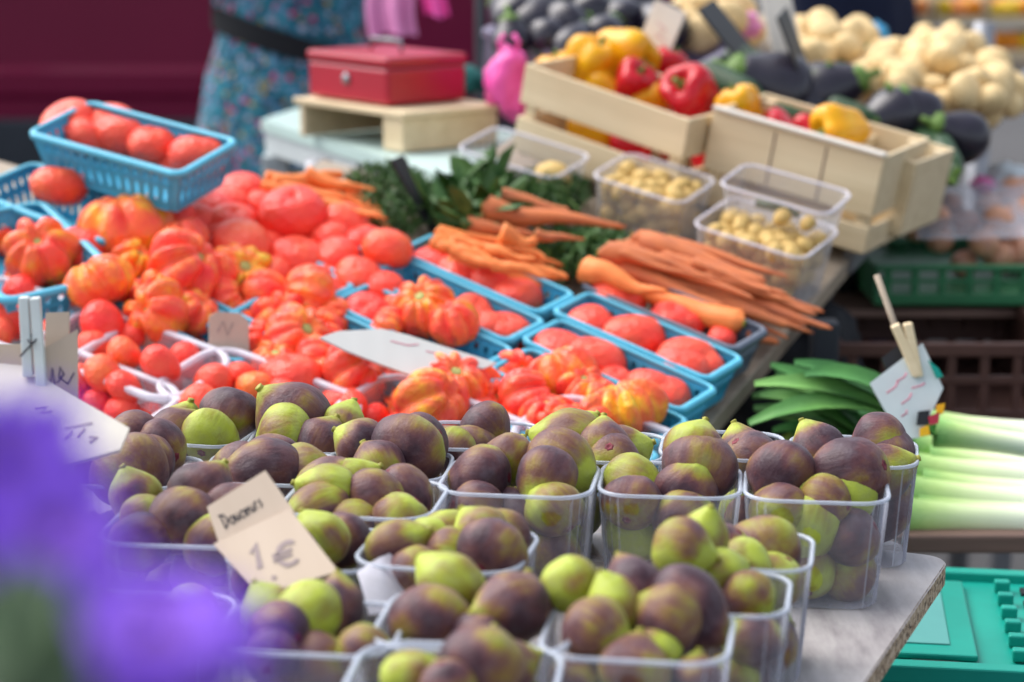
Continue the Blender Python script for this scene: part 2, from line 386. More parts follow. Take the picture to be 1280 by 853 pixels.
# ------------------------------------------------------------------ fruit meshes
def lumpy(name, prof, nseg, fn, cap=True):
    """surface of revolution about Z with profile [(r,z)] and fn(theta,t,r,z)->(r,z)"""
    V, F = [], []; n = len(prof)
    for i, (r, z) in enumerate(prof):
        for j in range(nseg):
            th = 2*pi*j/nseg; rr, zz = fn(th, i/(n-1), r, z); V.append((rr*cos(th), rr*sin(th), zz))
    for i in range(n-1):
        for j in range(nseg): F.append((i*nseg+j, i*nseg+(j+1) % nseg, (i+1)*nseg+(j+1) % nseg, (i+1)*nseg+j))
    F.append(tuple(range(nseg))[::-1]); F.append(tuple(range((n-1)*nseg, n*nseg)))
    return mesh(name, V, F)
def curve(pts, n):
    """Catmull-Rom through (r,z) points"""
    out = []; P = [pts[0]]+list(pts)+[pts[-1]]
    for i in range(1, len(P)-2):
        for k in range(n):
            t = k/n; o = []
            for d in (0, 1):
                a, b, c, e = P[i-1][d], P[i][d], P[i+1][d], P[i+2][d]
                o.append(.5*(2*b+(c-a)*t+(2*a-5*b+4*c-e)*t*t+(3*b-a-3*c+e)*t**3))
            out.append((max(o[0], .002), o[1]))
    out.append(pts[-1]); return out
rnd = random.Random(7)
FIGS = []
for k in range(7):
    rr = random.Random(100+k); el = (1.08, .92, 1.2, 1.0, 1.12, .9, 1.28)[k]
    pr = curve([(.03, -.86*el), (.16, -.90*el), (.5, -.83*el), (.86, -.52*el), (1.0, -.04), (.92, .34*el), (.69, .64*el), (.42, .87*el), (.24, 1.02*el), (.13, 1.09*el)], 4)
    ph = [rr.uniform(0, 6.28) for _ in range(6)]
    def fn(th, t, r, z, ph=ph, rr=rr):
        m = 1+.035*sin(2*th+ph[0]+2*t)+.025*sin(3*th+ph[1])+.016*sin(7*th+ph[2]+t*2)*max(0, (t-.35))*2.2+.012*sin(13*th+ph[3])*t
        nz = mnoise.noise(Vector((cos(th)*1.3+ph[4], sin(th)*1.3, z*1.3)))*.06
        return r*(m+nz), z+.05*r*sin(th+ph[5])
    FIGS.append((lumpy('fig', pr, 40, fn), el))
STEMM = lumpy('stem', [(.15, 0), (.14, .12), (.11, .26), (.125, .33), (.07, .36)], 12, lambda th, t, r, z: (r*(1+.1*sin(3*th)), z+.02*sin(th)))
EYEM = lumpy('eye', [(.17, .03), (.15, -.02), (.10, -.035), (.05, -.01), (.02, .0)], 16, lambda th, t, r, z: (r*(1+.18*sin(6*th)), z))
def smooth_tom(k):
    rr = random.Random(200+k); sq = (.86, .8, .92, .84, .9, 1.08)[k]
    pr = curve([(.02, -.92*sq), (.3, -.93*sq), (.75, -.68*sq), (1, -.05), (.9, .5*sq), (.55, .84*sq), (.2, .86*sq), (.04, .74*sq)], 4)
    ph = [rr.uniform(0, 6.28) for _ in range(4)]
    return lumpy('tomato', pr, 36, lambda th, t, r, z: (r*(1+.03*sin(2*th+ph[0])+.025*sin(3*th+ph[1])+.02*sin(5*th+ph[2])*t), z+.04*r*sin(th+ph[3])))
TOMS = [smooth_tom(k) for k in range(6)]
def rib_tom(k):
    rr = random.Random(300+k); nl = (7, 9, 6, 8, 10, 7, 5)[k]; sq = (.80, .72, .88, .76, .7, .84, .95)[k]
    cut = []; a = rr.uniform(0, 1)
    for i in range(nl): cut.append(a); a += 2*pi/nl*rr.uniform(.7, 1.3)
    s = 2*pi/(a-cut[0]); cut = [(c-cut[0])*s for c in cut]; dp = [rr.uniform(.14, .36) for _ in cut]; lob = [rr.uniform(.9, 1.12) for _ in cut]
    pr = curve([(.02, -.80*sq), (.3, -.86*sq), (.72, -.68*sq), (1, -.12), (.97, .32*sq), (.72, .72*sq), (.42, .86*sq), (.2, .74*sq), (.06, .58*sq)], 4)
    ph = rr.uniform(0, 6)
    def fn(th, t, r, z):
        w = min(1, t*1.6) ; d = 0
        for c, q in zip(cut, dp):
            e = abs((th-c+pi) % (2*pi)-pi); d += q*exp(-(e/.17)**2) + .10*exp(-(e/.4)**2)
        i = max([j for j in range(nl) if cut[j] <= th], default=nl-1)
        e = (th-cut[i])/(((cut[(i+1) % nl]-cut[i]) % (2*pi)) or 6.28); l = 1+(lob[i]-1)*sin(pi*min(1, max(0, e)))
        f_ = (1-d*w)*l; return r*f_, z*(.9+.1*f_)-.22*d*w*max(0, t-.45)*1.6 + .05*r*sin(th+ph)
    return lumpy('ribbed_tomato', pr, 84, fn)
RIBS = [rib_tom(k) for k in range(7)]
SCARM = lumpy('stem_scar', [(.17, 0), (.15, .06), (.07, .075), (.02, .07)], 12, lambda th, t, r, z: (r*(1+.25*sin(5*th)), z))

ORD = ['leftmost', 'second', 'third', 'fourth', 'fifth', 'sixth', 'seventh', 'eighth', 'ninth', 'tenth', 'eleventh', 'twelfth', 'thirteenth', 'fourteenth', 'fifteenth', 'sixteenth']
def ordw(i, n):
    if n == 1: return 'only one'
    if i == 0: return 'leftmost'
    if i == n-1: return 'rightmost'
    return ORD[i]+' from left'
def orient(ang, c, spin=0.0):
    """rotation that points local +Z along image angle ang (deg, 90 = up) with a share c towards the viewer"""
    s = sqrt(max(0, 1-c*c)); d = RT*(cos(radians(ang))*s)+UP*(sin(radians(ang))*s)-FW*c
    return d.to_track_quat('Z', 'Y').to_matrix() @ Matrix.Rotation(spin, 3, 'Z')

# ------------------------------------------------------------------ clear tubs
def rrect(w, d, r, per_c=7, step=None):
    """rounded rectangle, list of (x,y,nx,ny)"""
    out = []; hw, hd = w/2-r, d/2-r
    cs = [(hw, hd, 0), (-hw, hd, pi/2), (-hw, -hd, pi), (hw, -hd, 1.5*pi)]
    for i, (cx, cy, a0) in enumerate(cs):
        for k in range(per_c+1):
            a = a0+pi/2*k/per_c; out.append((cx+r*cos(a), cy+r*sin(a), cos(a), sin(a)))
        if step:
            nx_, ny_, _ = cs[(i+1) % 4]; a = a0+pi/2
            x0, y0 = cx+r*cos(a), cy+r*sin(a); x1, y1 = nx_+r*cos(a), ny_+r*sin(a)
            n = max(1, int(round(math.hypot(x1-x0, y1-y0)/step)))
            for k in range(1, n): out.append((x0+(x1-x0)*k/n, y0+(y1-y0)*k/n, cos(a), sin(a)))
    return out
def sweep_rim(w, d, r, z, prof, per_c=7):
    """prof: closed list of (outward offset, height)"""
    L_ = rrect(w, d, r, per_c); n = len(L_); k = len(prof); V, F = [], []
    for (x, y, nx, ny) in L_:
        for (o, h) in prof: V.append((x+nx*o, y+ny*o, z+h))
    for i in range(n):
        for j in range(k): F.append((i*k+j, ((i+1) % n)*k+j, ((i+1) % n)*k+(j+1) % k, i*k+(j+1) % k))
    return V, F
def tub_meshes(w, d, h, taper, r, ribs=True, name='wall'):
    lv = [(0, 1), (.02, 1), (.93, 1), (1, 1)]
    base = rrect(w, d, r, 10, .0021 if ribs else .02); n = len(base); V, F = [], []
    for i, (t, _) in enumerate(lv):
        k = taper+(1-taper)*t
        for j, (x, y, nx, ny) in enumerate(base):
            o = 0
            if ribs and 0 < i < 3:
                side = abs(nx) > .25
                o = .0028*(j % 2)*(1 if side else .10)
            V.append((x*k+nx*o, y*k+ny*o, h*t))
    for i in range(len(lv)-1):
        for j in range(n): F.append((i*n+j, i*n+(j+1) % n, (i+1)*n+(j+1) % n, (i+1)*n+j))
    F.append(tuple(range(n))[::-1])
    me = mesh(name, V, F, False)
    pr = [(-.0005, -.0016), (.0008, .0009), (.0027, .0012), (.0037, .0001), (.0036, -.0018), (.0027, -.0021), (.0023, -.0005), (.0008, -.001)]
    V, F = sweep_rim(w, d, r, h, pr); return me, mesh('rim', V, F)
TUBW, TUBD, TUBH = .114, .098, .094
TUB = tub_meshes(TUBW, TUBD, TUBH, .87, .024)
TUBS = {  # id: rim centre in the photograph, width factor, yaw, words
 'B': (1020, 607, 1.0, 7, 'clear tub by the board corner'),
 'B2': (1066, 565, .95, 10, 'rearmost tub against the leeks'),
 'C': (838, 601, 1.0, 6, 'tub left of the corner tub'),
 'C2': (903, 558, .92, 8, 'half empty tub below blue trays'),
 'A': (650, 602, 1.08, 8, 'tall tub at the picture centre'),
 'A2': (750, 560, .98, 7, 'back tub under orange ribbed tomatoes'),
 'K3': (598, 546, .93, 4, 'back tub below the pale card'),
 'K': (456, 628, 1.06, 9, 'tub right of the price card'),
 'K2': (484, 583, .92, 5, 'tub of the big eyed fig'),
 'O2': (386, 551, .9, 4, 'back tub below coral ribbed tomatoes'),
 'O': (246, 541, .88, 14, 'back tub beside the frosted punnets'),
 'P': (336, 587, .95, 7, 'tub behind the folded price card'),
 'N': (162, 590, .96, 10, 'tub beside the large paper sign'),
 'M': (245, 660, 1.12, 6, 'tub left of the price card'),
 'G': (392, 686, 1.0, 12, 'tub under the folded price card'),
 'F': (392, 785, 1.02, 7, 'tub before the folded price card'),
 'E2': (560, 690, 1.06, 12, 'tub with a torn plastic flap'),
 'E': (597, 783, 1.12, 8, 'front tub below the torn flap'),
 'H': (567, 853, 1.12, 6, 'nearest tub, cut by bottom edge'),
 'D': (798, 797, 1.05, 9, 'wide front tub at bottom right'),
 'D2': (884, 741, .98, 10, 'tub wedged behind wide front tub'),
 'D3': (922, 688, .95, 10, 'tub in front of corner tub'),
 'Q': (172, 778, 1.05, 6, 'front tub behind the violet flower'),
 'R': (30, 830, 1.05, 6, 'lower left tub behind the flower'),
}
TUBP = {}
for k, (x, y, sc, yaw, words) in TUBS.items():
    p = PZ(x, y, TUBH); p = Vector((p.x, p.y, Z0+.001)); rot = Matrix.Rotation(radians(-yaw), 3, 'Z')
    t = empty('fig_tub', p, rot, (sc, sc if k not in ('D2', 'D3') else .92, 1.0 if sc < 1.03 else 1.03))
    tag(t, 'clear plastic tub of figs: '+words, 'tub', 'clear tubs of figs on the board')
    o = obj('wall', TUB[0], M_CLEAR); o.parent = t
    o = obj('rim', TUB[1], M_RIM); o.parent = t
    TUBP[k] = (p, rot, sc)
# torn flap of clear plastic standing up from one tub
fl = PZ(497, 690, TUBH); q = PZ(556, 668, TUBH+.004)
V = []; F = []
for i in range(9):
    for j in range(5):
        a = i/8; b = j/4; base = PZ(446+112*a, 716-46*a, TUBH+.001)
        V.append(base+Vector((.012*b, -.05*b*(1-.25*a)-.004*sin(a*4), -.020*b+.006*sin(a*5+b*2))))
for i in range(8):
    for j in range(4): F.append((i*5+j, i*5+j+1, (i+1)*5+j+1, (i+1)*5+j))
flap = mesh('flap', V, F); 
tub_e2 = [o for o in COL.objects if o.get('label', '').endswith('torn plastic flap')][0]
fo = child('flap', flap, M_FROSTR, tub_e2); fo['label'] = 'torn whitish flap bent outwards'

# figs: tub, px x, px y, px width, greenness, (stem angle in the picture, share towards viewer), shape, deep (behind the wall)
FIGLIST = [
 ('N', 195, 531, 74, .13, (215, -.5), 1, 0), ('N', 198, 561, 76, .16, (170, -.55), 5, 0), ('N', 184, 577, 64, .16, (150, -.3), 3, 0), ('N', 156, 594, 92, .30, (150, -.75), 1, 0), ('N', 126, 580, 60, .25, (120, .2), 0, 0),
 ('M', 141, 621, 60, .55, (100, .2), 0, 0), ('M', 166, 652, 62, .68, (30, -.4), 3, 0), ('M', 158, 678, 50, .35, (200, .1), 0, 0), ('M', 228, 652, 84, .30, (215, .55), 4, 0), ('M', 252, 617, 80, .16, (60, -.2), 0, 0), ('M', 268, 680, 60, .5, (60, -.2), 0, 1), ('M', 290, 640, 62, .2, (30, -.2), 0, 0),
 ('O', 240, 531, 42, .34, (60, .1), 3, 0), ('O', 260, 546, 54, .72, (60, -.7), 1, 0), ('O', 293, 514, 76, .17, (255, .1), 5, 0), ('O', 215, 548, 50, .3, (80, 0), 0, 0),
 ('P', 267, 584, 74, .22, (300, .45), 4, 0), ('P', 318, 603, 84, .20, (185, .25), 6, 0), ('P', 342, 577, 80, .26, (320, .72), 0, 0), ('P', 380, 590, 54, .3, (20, .1), 0, 0),
 ('O2', 376, 510, 90, .12, (140, .25), 0, 0), ('O2', 357, 541, 70, .80, (200, -.3), 3, 0), ('O2', 433, 543, 60, .50, (60, -.3), 0, 0), ('O2', 400, 560, 50, .3, (60, -.3), 0, 1),
 ('K2', 452, 557, 40, .35, (90, 0), 3, 0), ('K2', 511, 563, 94, .24, (70, -.88), 1, 0), ('K2', 534, 538, 70, .15, (200, -.5), 5, 0), ('K2', 470, 590, 60, .3, (90, 0), 0, 1),
 ('K', 424, 590, 82, .40, (10, .3), 2, 0), ('K', 411, 614, 66, .60, (170, .2), 4, 0), ('K', 470, 626, 84, .30, (190, -.45), 1, 0), ('K', 512, 610, 68, .24, (300, -.3), 0, 0), ('K', 440, 606, 60, .5, (40, 0), 0, 0), ('K', 398, 638, 60, .32, (200, .4), 6, 0), ('K', 440, 665, 58, .3, (90, 0), 0, 1), ('K', 500, 650, 56, .5, (90, 0), 0, 1),
 ('G', 400, 676, 54, .70, (100, 0), 0, 0), ('G', 432, 672, 42, .22, (60, 0), 0, 0), ('G', 300, 700, 48, .75, (160, .2), 0, 0), ('G', 322, 722, 56, .3, (60, 0), 0, 1), ('G', 360, 690, 60, .4, (60, 0), 0, 1),
 ('E2', 490, 684, 48, .32, (20, .2), 0, 0), ('E2', 572, 656, 62, .45, (195, .4), 6, 0), ('E2', 602, 668, 72, .68, (120, -.3), 0, 0), ('E2', 562, 694, 68, .56, (160, -.2), 3, 0), ('E2', 536, 681, 40, .66, (190, .3), 4, 0), ('E2', 634, 688, 86, .24, (60, -.75), 1, 0), ('E2', 640, 655, 54, .3, (90, 0), 0, 0), ('E2', 520, 720, 50, .4, (90, 0), 0, 1),
 ('K3', 609, 530, 70, .22, (330, .3), 5, 0), ('K3', 588, 565, 44, .2, (90, 0), 0, 0), ('K3', 560, 575, 40, .3, (90, 0), 0, 0),
 ('A', 636, 574, 64, .56, (60, -.6), 3, 0), ('A', 601, 597, 84, .24, (185, -.25), 1, 0), ('A', 683, 598, 78, .30, (250, .62), 0, 0), ('A', 706, 568, 86, .55, (335, .25), 4, 0), ('A', 642, 648, 76, .16, (100, -.3), 0, 1), ('A', 690, 640, 56, .62, (60, 0), 3, 1), ('A', 690, 690, 56, .45, (80, 0), 0, 1), ('A', 585, 650, 60, .2, (80, 0), 0, 1), ('A', 620, 695, 70, .4, (80, 0), 0, 1),
 ('A2', 690, 549, 76, .52, (170, -.2), 2, 0), ('A2', 716, 540, 60, .26, (100, 0), 0, 0), ('A2', 752, 561, 56, .40, (90, -.4), 0, 0), ('A2', 780, 566, 40, .62, (20, 0), 3, 0), ('A2', 765, 590, 46, .5, (90, 0), 0, 1),
 ('C', 788, 604, 62, .78, (340, .45), 4, 0), ('C', 784, 638, 60, .30, (100, 0), 0, 1), ('C', 787, 668, 64, .82, (100, -.2), 0, 1), ('C', 868, 551, 76, .58, (70, -.4), 3, 0), ('C', 874, 582, 90, .26, (75, -.5), 0, 0), ('C', 858, 612, 80, .22, (70, .25), 0, 0), ('C', 850, 655, 70, .35, (90, 0), 0, 1),
 ('C2', 930, 568, 46, .2, (100, -.2), 0, 0), ('C2', 950, 580, 40, .3, (90, 0), 0, 1),
 ('B', 977, 594, 88, .17, (235, .45), 0, 0), ('B', 1062, 578, 90, .24, (200, -.5), 2, 0), ('B', 1060, 616, 76, .80, (60, -.4), 3, 0), ('B', 1016, 664, 62, .82, (250, .1), 6, 1), ('B', 1066, 672, 74, .15, (100, 0), 0, 1), ('B', 1030, 628, 50, .7, (90, 0), 0, 0), ('B', 1012, 735, 66, .52, (90, 0), 0, 1), ('B', 1066, 735, 60, .42, (90, 0), 3, 1), ('B', 975, 650, 60, .4, (90, 0), 0, 1),
 ('B2', 1011, 566, 52, .24, (120, -.2), 0, 0), ('B2', 1101, 541, 80, .27, (190, -.4), 5, 0), ('B2', 1112, 566, 48, .30, (90, -.3), 0, 0), ('B2', 1105, 640, 60, .14, (90, 0), 0, 1), ('B2', 1110, 605, 50, .3, (20, .2), 4, 1),
 ('D3', 955, 672, 96, .44, (95, -.9), 1, 0), ('D3', 905, 690, 60, .3, (90, 0), 0, 0), ('D3', 970, 725, 56, .7, (90, 0), 0, 1), ('D3', 930, 720, 56, .78, (100, 0), 3, 0),
 ('D2', 852, 688, 78, .60, (350, .2), 3, 0), ('D2', 880, 662, 58, .36, (70, .3), 6, 0), ('D2', 934, 748, 62, .55, (90, -.85), 3, 0), ('D2', 900, 720, 50, .75, (60, 0), 0, 0), ('D2', 940, 800, 60, .5, (90, 0), 0, 1), ('D2', 915, 850, 60, .6, (90, 0), 0, 1),
 ('D', 796, 722, 64, .18, (120, -.5), 0, 0), ('D', 864, 736, 96, .16, (310, .3), 2, 0), ('D', 836, 774, 100, .20, (160, -.2), 1, 0), ('D', 745, 790, 90, .40, (320, .4), 3, 0), ('D', 770, 757, 56, .70, (90, -.3), 0, 0), ('D', 818, 818, 54, .6, (90, 0), 0, 0), ('D', 790, 850, 92, .52, (80, -.3), 1, 1), ('D', 720, 850, 70, .3, (80, -.3), 1, 1), ('D', 870, 850, 70, .3, (80, -.3), 1, 1),
 ('F', 386, 768, 86, .92, (205, .5), 4, 0), ('F', 334, 763, 52, .72, (120, .1), 3, 0), ('F', 428, 750, 70, .12, (80, -.2), 0, 0), ('F', 400, 838, 96, .40, (20, -.2), 1, 1), ('F', 338, 825, 66, .2, (90, 0), 0, 1), ('F', 455, 815, 56, .62, (90, 0), 0, 1), ('F', 350, 785, 50, .2, (90, 0), 0, 0),
 ('E', 563, 733, 82, .58, (140, -.2), 0, 0), ('E', 660, 738, 84, .16, (70, -.3), 0, 0), ('E', 640, 760, 90, .28, (195, .6), 0, 0), ('E', 538, 776, 106, .24, (80, -.75), 1, 0), ('E', 713, 729, 70, .88, (300, .3), 0, 0), ('E', 600, 795, 70, .4, (80, 0), 0, 0), ('E', 560, 840, 60, .4, (80, 0), 0, 1),
 ('H', 602, 828, 106, .28, (70, -.72), 1, 0), ('H', 642, 818, 62, .40, (30, -.2), 0, 0), ('H', 514, 846, 60, .70, (90, -.3), 0, 0), ('H', 560, 860, 60, .3, (90, -.3), 0, 0),
 ('Q', 120, 770, 70, .3, (90, 0), 0, 0), ('Q', 200, 790, 80, .25, (90, 0), 1, 0), ('Q', 240, 765, 60, .6, (90, 0), 0, 0), ('Q', 160, 815, 76, .3, (60, 0), 0, 1), ('Q', 250, 835, 80, .3, (60, 0), 0, 1),
 ('R', 20, 815, 80, .28, (60, 0), 0, 0), ('R', 66, 822, 70, .3, (90, 0), 0, 0),
]
CN = [(.19, 'dark purple'), (.29, 'purple-brown'), (.39, 'reddish brown'), (.53, 'brown and green'), (.66, 'olive green'), (.78, 'yellow-green'), (2, 'bright lime green')]
byt = {}
for i, fg in enumerate(FIGLIST): byt.setdefault(fg[0], []).append((fg[1], i))
for k in byt: byt[k].sort()
FIG_PLACED = []
for i, (t, x, y, w, g_, (ang, cf), shp, deep) in enumerate(FIGLIST):
    p, rot, sc = TUBP[t]; X, Y = TUBS[t][:2]
    dd = (rot @ Vector((0, 1, 0)))
    t_ = max(-1, min(1, (y-(Y-12))/42.0)) if not deep else .55
    base_d = depth(Vector((p.x, p.y, Z0+.1)))
    D = base_d + .014 - .024*t_
    w = max(w, 70); r_ = w/2*D/FPX
    D = D if deep == 0 else base_d-.012
    P = PD(x, y, D)
    P.z = max(P.z, Z0+.004+r_*.88)
    q = rot.transposed() @ (P-Vector((p.x, p.y, 0)))
    if deep or P.z < Z0+TUBH+.004:
        k_ = .87+.13*min(1, (P.z-Z0)/TUBH); lx, ly = TUBW*sc/2*k_-r_*.97, TUBD*sc/2*k_-r_*.97
        q.x = max(-lx, min(lx, q.x)); q.y = max(-ly, min(ly, q.y)); P = rot @ q + Vector((p.x, p.y, 0))
    FIG_PLACED.append([P, r_, t, i])
frnd = random.Random(9)
for t in TUBS:
    p, rot, sc = TUBP[t]
    for (fx, fy) in ((-.028, -.016), (.0, -.017), (.028, -.016), (-.022, .02), (.022, .02), (.0, .004)):
        if t in ('C2',) and fx < .01: continue
        q = p+rot @ Vector((fx*sc, fy*sc, 0)); r_ = frnd.uniform(.0215, .0245); zz = frnd.uniform(.026, .034) if fy != .004 else .058; q.z = Z0+zz
        if any((q-o_[0]).length < (r_+o_[1])*.72 for o_ in FIG_PLACED if o_[2] == t): continue
        d_ = q-CAM; D = d_.dot(FW); px, py = 640+FPX*d_.dot(RT)/D, 426.5-FPX*d_.dot(UP)/D
        FIGLIST.append((t, px, py, r_*2*FPX/D, frnd.choice([.15, .2, .3, .45, .6, .75]), (frnd.uniform(0, 360), frnd.uniform(-.8, .3)), 0, 1))
        FIG_PLACED.append([q, r_, t, len(FIGLIST)-1])
byt = {}
for i, fg in enumerate(FIGLIST): byt.setdefault(fg[0], []).append((fg[1], i))
for k in byt: byt[k].sort()
# push overlapping figs of one tub apart along the line of sight
for it in range(14):
    for a in range(len(FIG_PLACED)):
        for b in range(a+1, len(FIG_PLACED)):
            A, B = FIG_PLACED[a], FIG_PLACED[b]
            dv = B[0]-A[0]; need = (A[1]+B[1])*.80; l = dv.length
            if l < need:
                ax = ray(FIGLIST[A[3]][1], FIGLIST[A[3]][2]).normalized(); s = 1 if dv.dot(ax) >= 0 else -1
                k_ = min(.004, (need-l)*.5)
                A[0] -= ax*(s*k_*.5); B[0] += ax*(s*k_*.5)
    for Q in FIG_PLACED:
        p, rot, sc = TUBP[Q[2]]; q = rot.transposed() @ (Q[0]-Vector((p.x, p.y, 0))); zz = Q[0].z
        k_ = .87+.13*min(1, (zz-Z0)/TUBH); o_ = 0 if zz < Z0+TUBH+.006 else .014+(zz-Z0-TUBH)*.3
        lx, ly = max(.008, TUBW*sc/2*k_-Q[1]*.98+o_), max(.006, TUBD*sc/2*k_-Q[1]*.98+o_*.6)
        q.x = max(-lx, min(lx, q.x)); q.y = max(-ly, min(ly, q.y)); Q[0] = rot @ q + Vector((p.x, p.y, 0))
rs = random.Random(3)
for P, r_, t, i in FIG_PLACED:
    _, x, y, w, g_, (ang, cf), shp, deep = FIGLIST[i]
    me, el = FIGS[shp if shp else rs.choice([0, 2, 3])]
    lst = [q for _, q in byt[t]]; k = lst.index(i); cn = next(c for v_, c in CN if g_ <= v_)
    if (ang, cf) in ((90, 0), (80, 0), (60, 0), (100, 0), (90, -.3)): ang, cf = rs.uniform(0, 360), rs.uniform(-.8, .1)
    r2 = r_*rs.uniform(1.0, 1.05)
    rot = orient(ang+rs.uniform(-12, 12), max(-.95, min(.9, cf)), rs.uniform(0, 6.28))
    o = obj('fig', me, M_FIG, None, P, rot, r2); o.color = (g_+.03, rs.random(), 0, 1)
    see = 'low in ' if deep else 'in '
    tag(o, f'{cn} fig, {ordw(k, len(lst))} {see}{TUBS[t][4]}', 'fig', 'figs in the '+TUBS[t][4])
    s_ = obj('stem', STEMM, M_STEM); s_.parent = o; s_.location = (0, 0, 1.0*el); s_.scale = (.95, .95, .6)
    if cf < .1:
        e_ = obj('eye', EYEM, M_EYE); e_.parent = o; e_.location = (0, 0, -.885*el)

# ------------------------------------------------------------------ blue perforated trays
def perf_wall(mb, p00, p10, p11, p01, nc, rows, thk):
    """wall between bottom edge p00-p10 and top edge p01-p11; rows = [(v0, v1, hole half width, hole half height, teardrop)]"""
    def pt(a, b): return (p00*(1-a)+p10*a)*(1-b)+(p01*(1-a)+p11*a)*b
    m0 = .05
    def quad(a0, a1, b0, b1): mb.add([pt(a0, b0), pt(a1, b0), pt(a1, b1), pt(a0, b1)], [(0, 1, 2, 3)])
    quad(0, m0, 0, 1); quad(1-m0, 1, 0, 1)
    bb = 0
    for (v0, v1, hw, hh, tear) in rows:
        if v0 > bb: quad(m0, 1-m0, bb, v0)
        for c in range(nc):
            a0 = m0+(1-2*m0)*c/nc; a1 = m0+(1-2*m0)*(c+1)/nc; ca, cb = (a0+a1)/2, (v0+v1)/2; sa, sb = (a1-a0)/2, (v1-v0)/2
            out, inn = [], []
            for k in range(12):
                th = 2*pi*k/12+pi/4; cx, cy = cos(th), sin(th); m = max(abs(cx), abs(cy))
                out.append(pt(ca+sa*cx/m, cb+sb*cy/m))
                tw = (1-.45*max(0, cy)) if tear else 1
                inn.append(pt(ca+sa*hw*cx*tw, cb+sb*hh*cy))
            mb.add(out+inn, [(k, (k+1) % 12, 12+(k+1) % 12, 12+k) for k in range(12)])
        bb = v1
    if bb < 1: quad(m0, 1-m0, bb, 1)
def tray_meshes(w, d, h, taper=.86, nl=13, ns=7):
    mb = MB(); k = taper; B_ = [Vector((sx*w/2*k, sy*d/2*k, 0)) for sx, sy in ((-1, -1), (1, -1), (1, 1), (-1, 1))]
    T_ = [Vector((sx*w/2, sy*d/2, h)) for sx, sy in ((-1, -1), (1, -1), (1, 1), (-1, 1))]
    mb.add(B_, [(0, 1, 2, 3)])
    for i in range(4):
        j = (i+1) % 4
        perf_wall(mb, B_[i], B_[j], T_[j], T_[i], nl if i % 2 == 0 else ns, [(.14, .60, .50, .86, True), (.64, .88, .44, .74, False)], .0012)
    bm = bmesh.new(); vs = [bm.verts.new(v) for v in mb.v]
    for f in mb.f: bm.faces.new([vs[q] for q in f])
    bmesh.ops.remove_doubles(bm, verts=bm.verts[:], dist=1e-5); bmesh.ops.recalc_face_normals(bm, faces=bm.faces[:])
    bmesh.ops.solidify(bm, geom=bm.faces[:], thickness=.0016)
    me = bm_mesh(bm, 'basket')
    V, F = sweep_rim(w, d, .012, h, [(-.003, -.001), (-.002, .0025), (.003, .003), (.006, .001), (.006, -.005), (.0045, -.005), (.004, -.001)])
    return me, mesh('rim', V, F)
TRW, TRD, TRH = .222, .108, .058
TRAY = tray_meshes(TRW, TRD, TRH)
TRAY2 = (TRAY[0].copy(), TRAY[1].copy()); TRAY3 = (TRAY[0].copy(), TRAY[1].copy())
TEAR = True
def blue_tray(x, y, rot, label, h=RIMH, tip=0.0, roll=0.0, kind=0, sc=1.0, scd=1.0):
    p = PT(x, y, h); R = tilt(rot) @ Matrix.Rotation(radians(tip), 3, 'X') @ Matrix.Rotation(radians(roll), 3, 'Y')
    base = p - (R @ Vector((0, 0, 1)))*TRH
    t = empty('produce_tray', base, R, (sc, sc*scd, 1)); tag(t, label, 'tray', 'perforated plastic tomato trays')
    mm = [(TRAY, M_BLUE, M_BLUER), (TRAY2, M_PALEB, M_PALEB), (TRAY3, M_GREYT, M_GREYT)][kind]
    b_ = obj('basket', mm[0][0], mm[1]); b_.parent = t; o = obj('rim', mm[0][1], mm[2]); o.parent = b_
    return t
LROT = -4.0; LF = tilt(LROT); LU, LV = LF.col[0].copy(), LF.col[1].copy()
LAT = {}
def lattice(i_, k_, label, kind=0):
    c_ = PT(808, 419, RIMH)-TU*(.236*i_)-edir*(.083*k_); d_ = c_-CAM; D_ = d_.dot(FW)
    LAT[(i_, k_)] = c_-TN*TRH
    return blue_tray(640+FPX*d_.dot(RT)/D_, 426.5-FPX*d_.dot(UP)/D_, LROT, label, kind=kind, scd=.63)
lattice(0, 0, 'blue perforated tray of three tomatoes, right end above the second tray')
lattice(0, 1, 'blue perforated tray of smooth tomatoes, second from the carrots')
lattice(0, 2, 'blue perforated tray of ribbed tomatoes at the table front corner')
lattice(0, -1, 'dark grey perforated tray half under the carrots', 2)
lattice(1, 0, 'blue perforated tray of smooth tomatoes below the peeled carrots')
lattice(1, 1, 'blue perforated tray behind the pale card, ribbed tomatoes on it')
lattice(1, 2, 'blue perforated tray under the pale card')
lattice(2, 1, 'blue perforated tray with its holed back wall showing, left of carrots')
lattice(2, 2, 'blue perforated tray of smooth tomatoes left of the big ribbed one')
lattice(0, 3, 'blue perforated tray below the orange ribbed tomatoes, nearest the figs')
lattice(1, 3, 'blue perforated tray in front of the pale card, nearest the figs')
lattice(2, 4, 'blue perforated tray under ribbed tomatoes, left of the pale card')
lattice(2, 3, 'blue perforated tray hidden under ribbed tomatoes behind the small cardboard')
blue_tray(212, 350, 2, 'blue perforated tray under the ribbed tomato heap')
blue_tray(30, 312, -20, 'blue perforated tray of ribbed tomatoes at the left edge', h=.10, sc=1.0, scd=1.25)
blue_tray(85, 252, 3, 'blue perforated tray under the raised tray, one tomato at its end', h=.10)
blue_tray(205, 262, -4, 'pale blue tray lying empty below the raised tray', h=.075, kind=1, sc=.9)
blue_tray(166, 172, 6, 'blue perforated tray stacked on top, full of smooth tomatoes', h=.175, tip=2, roll=-2, sc=1.04)

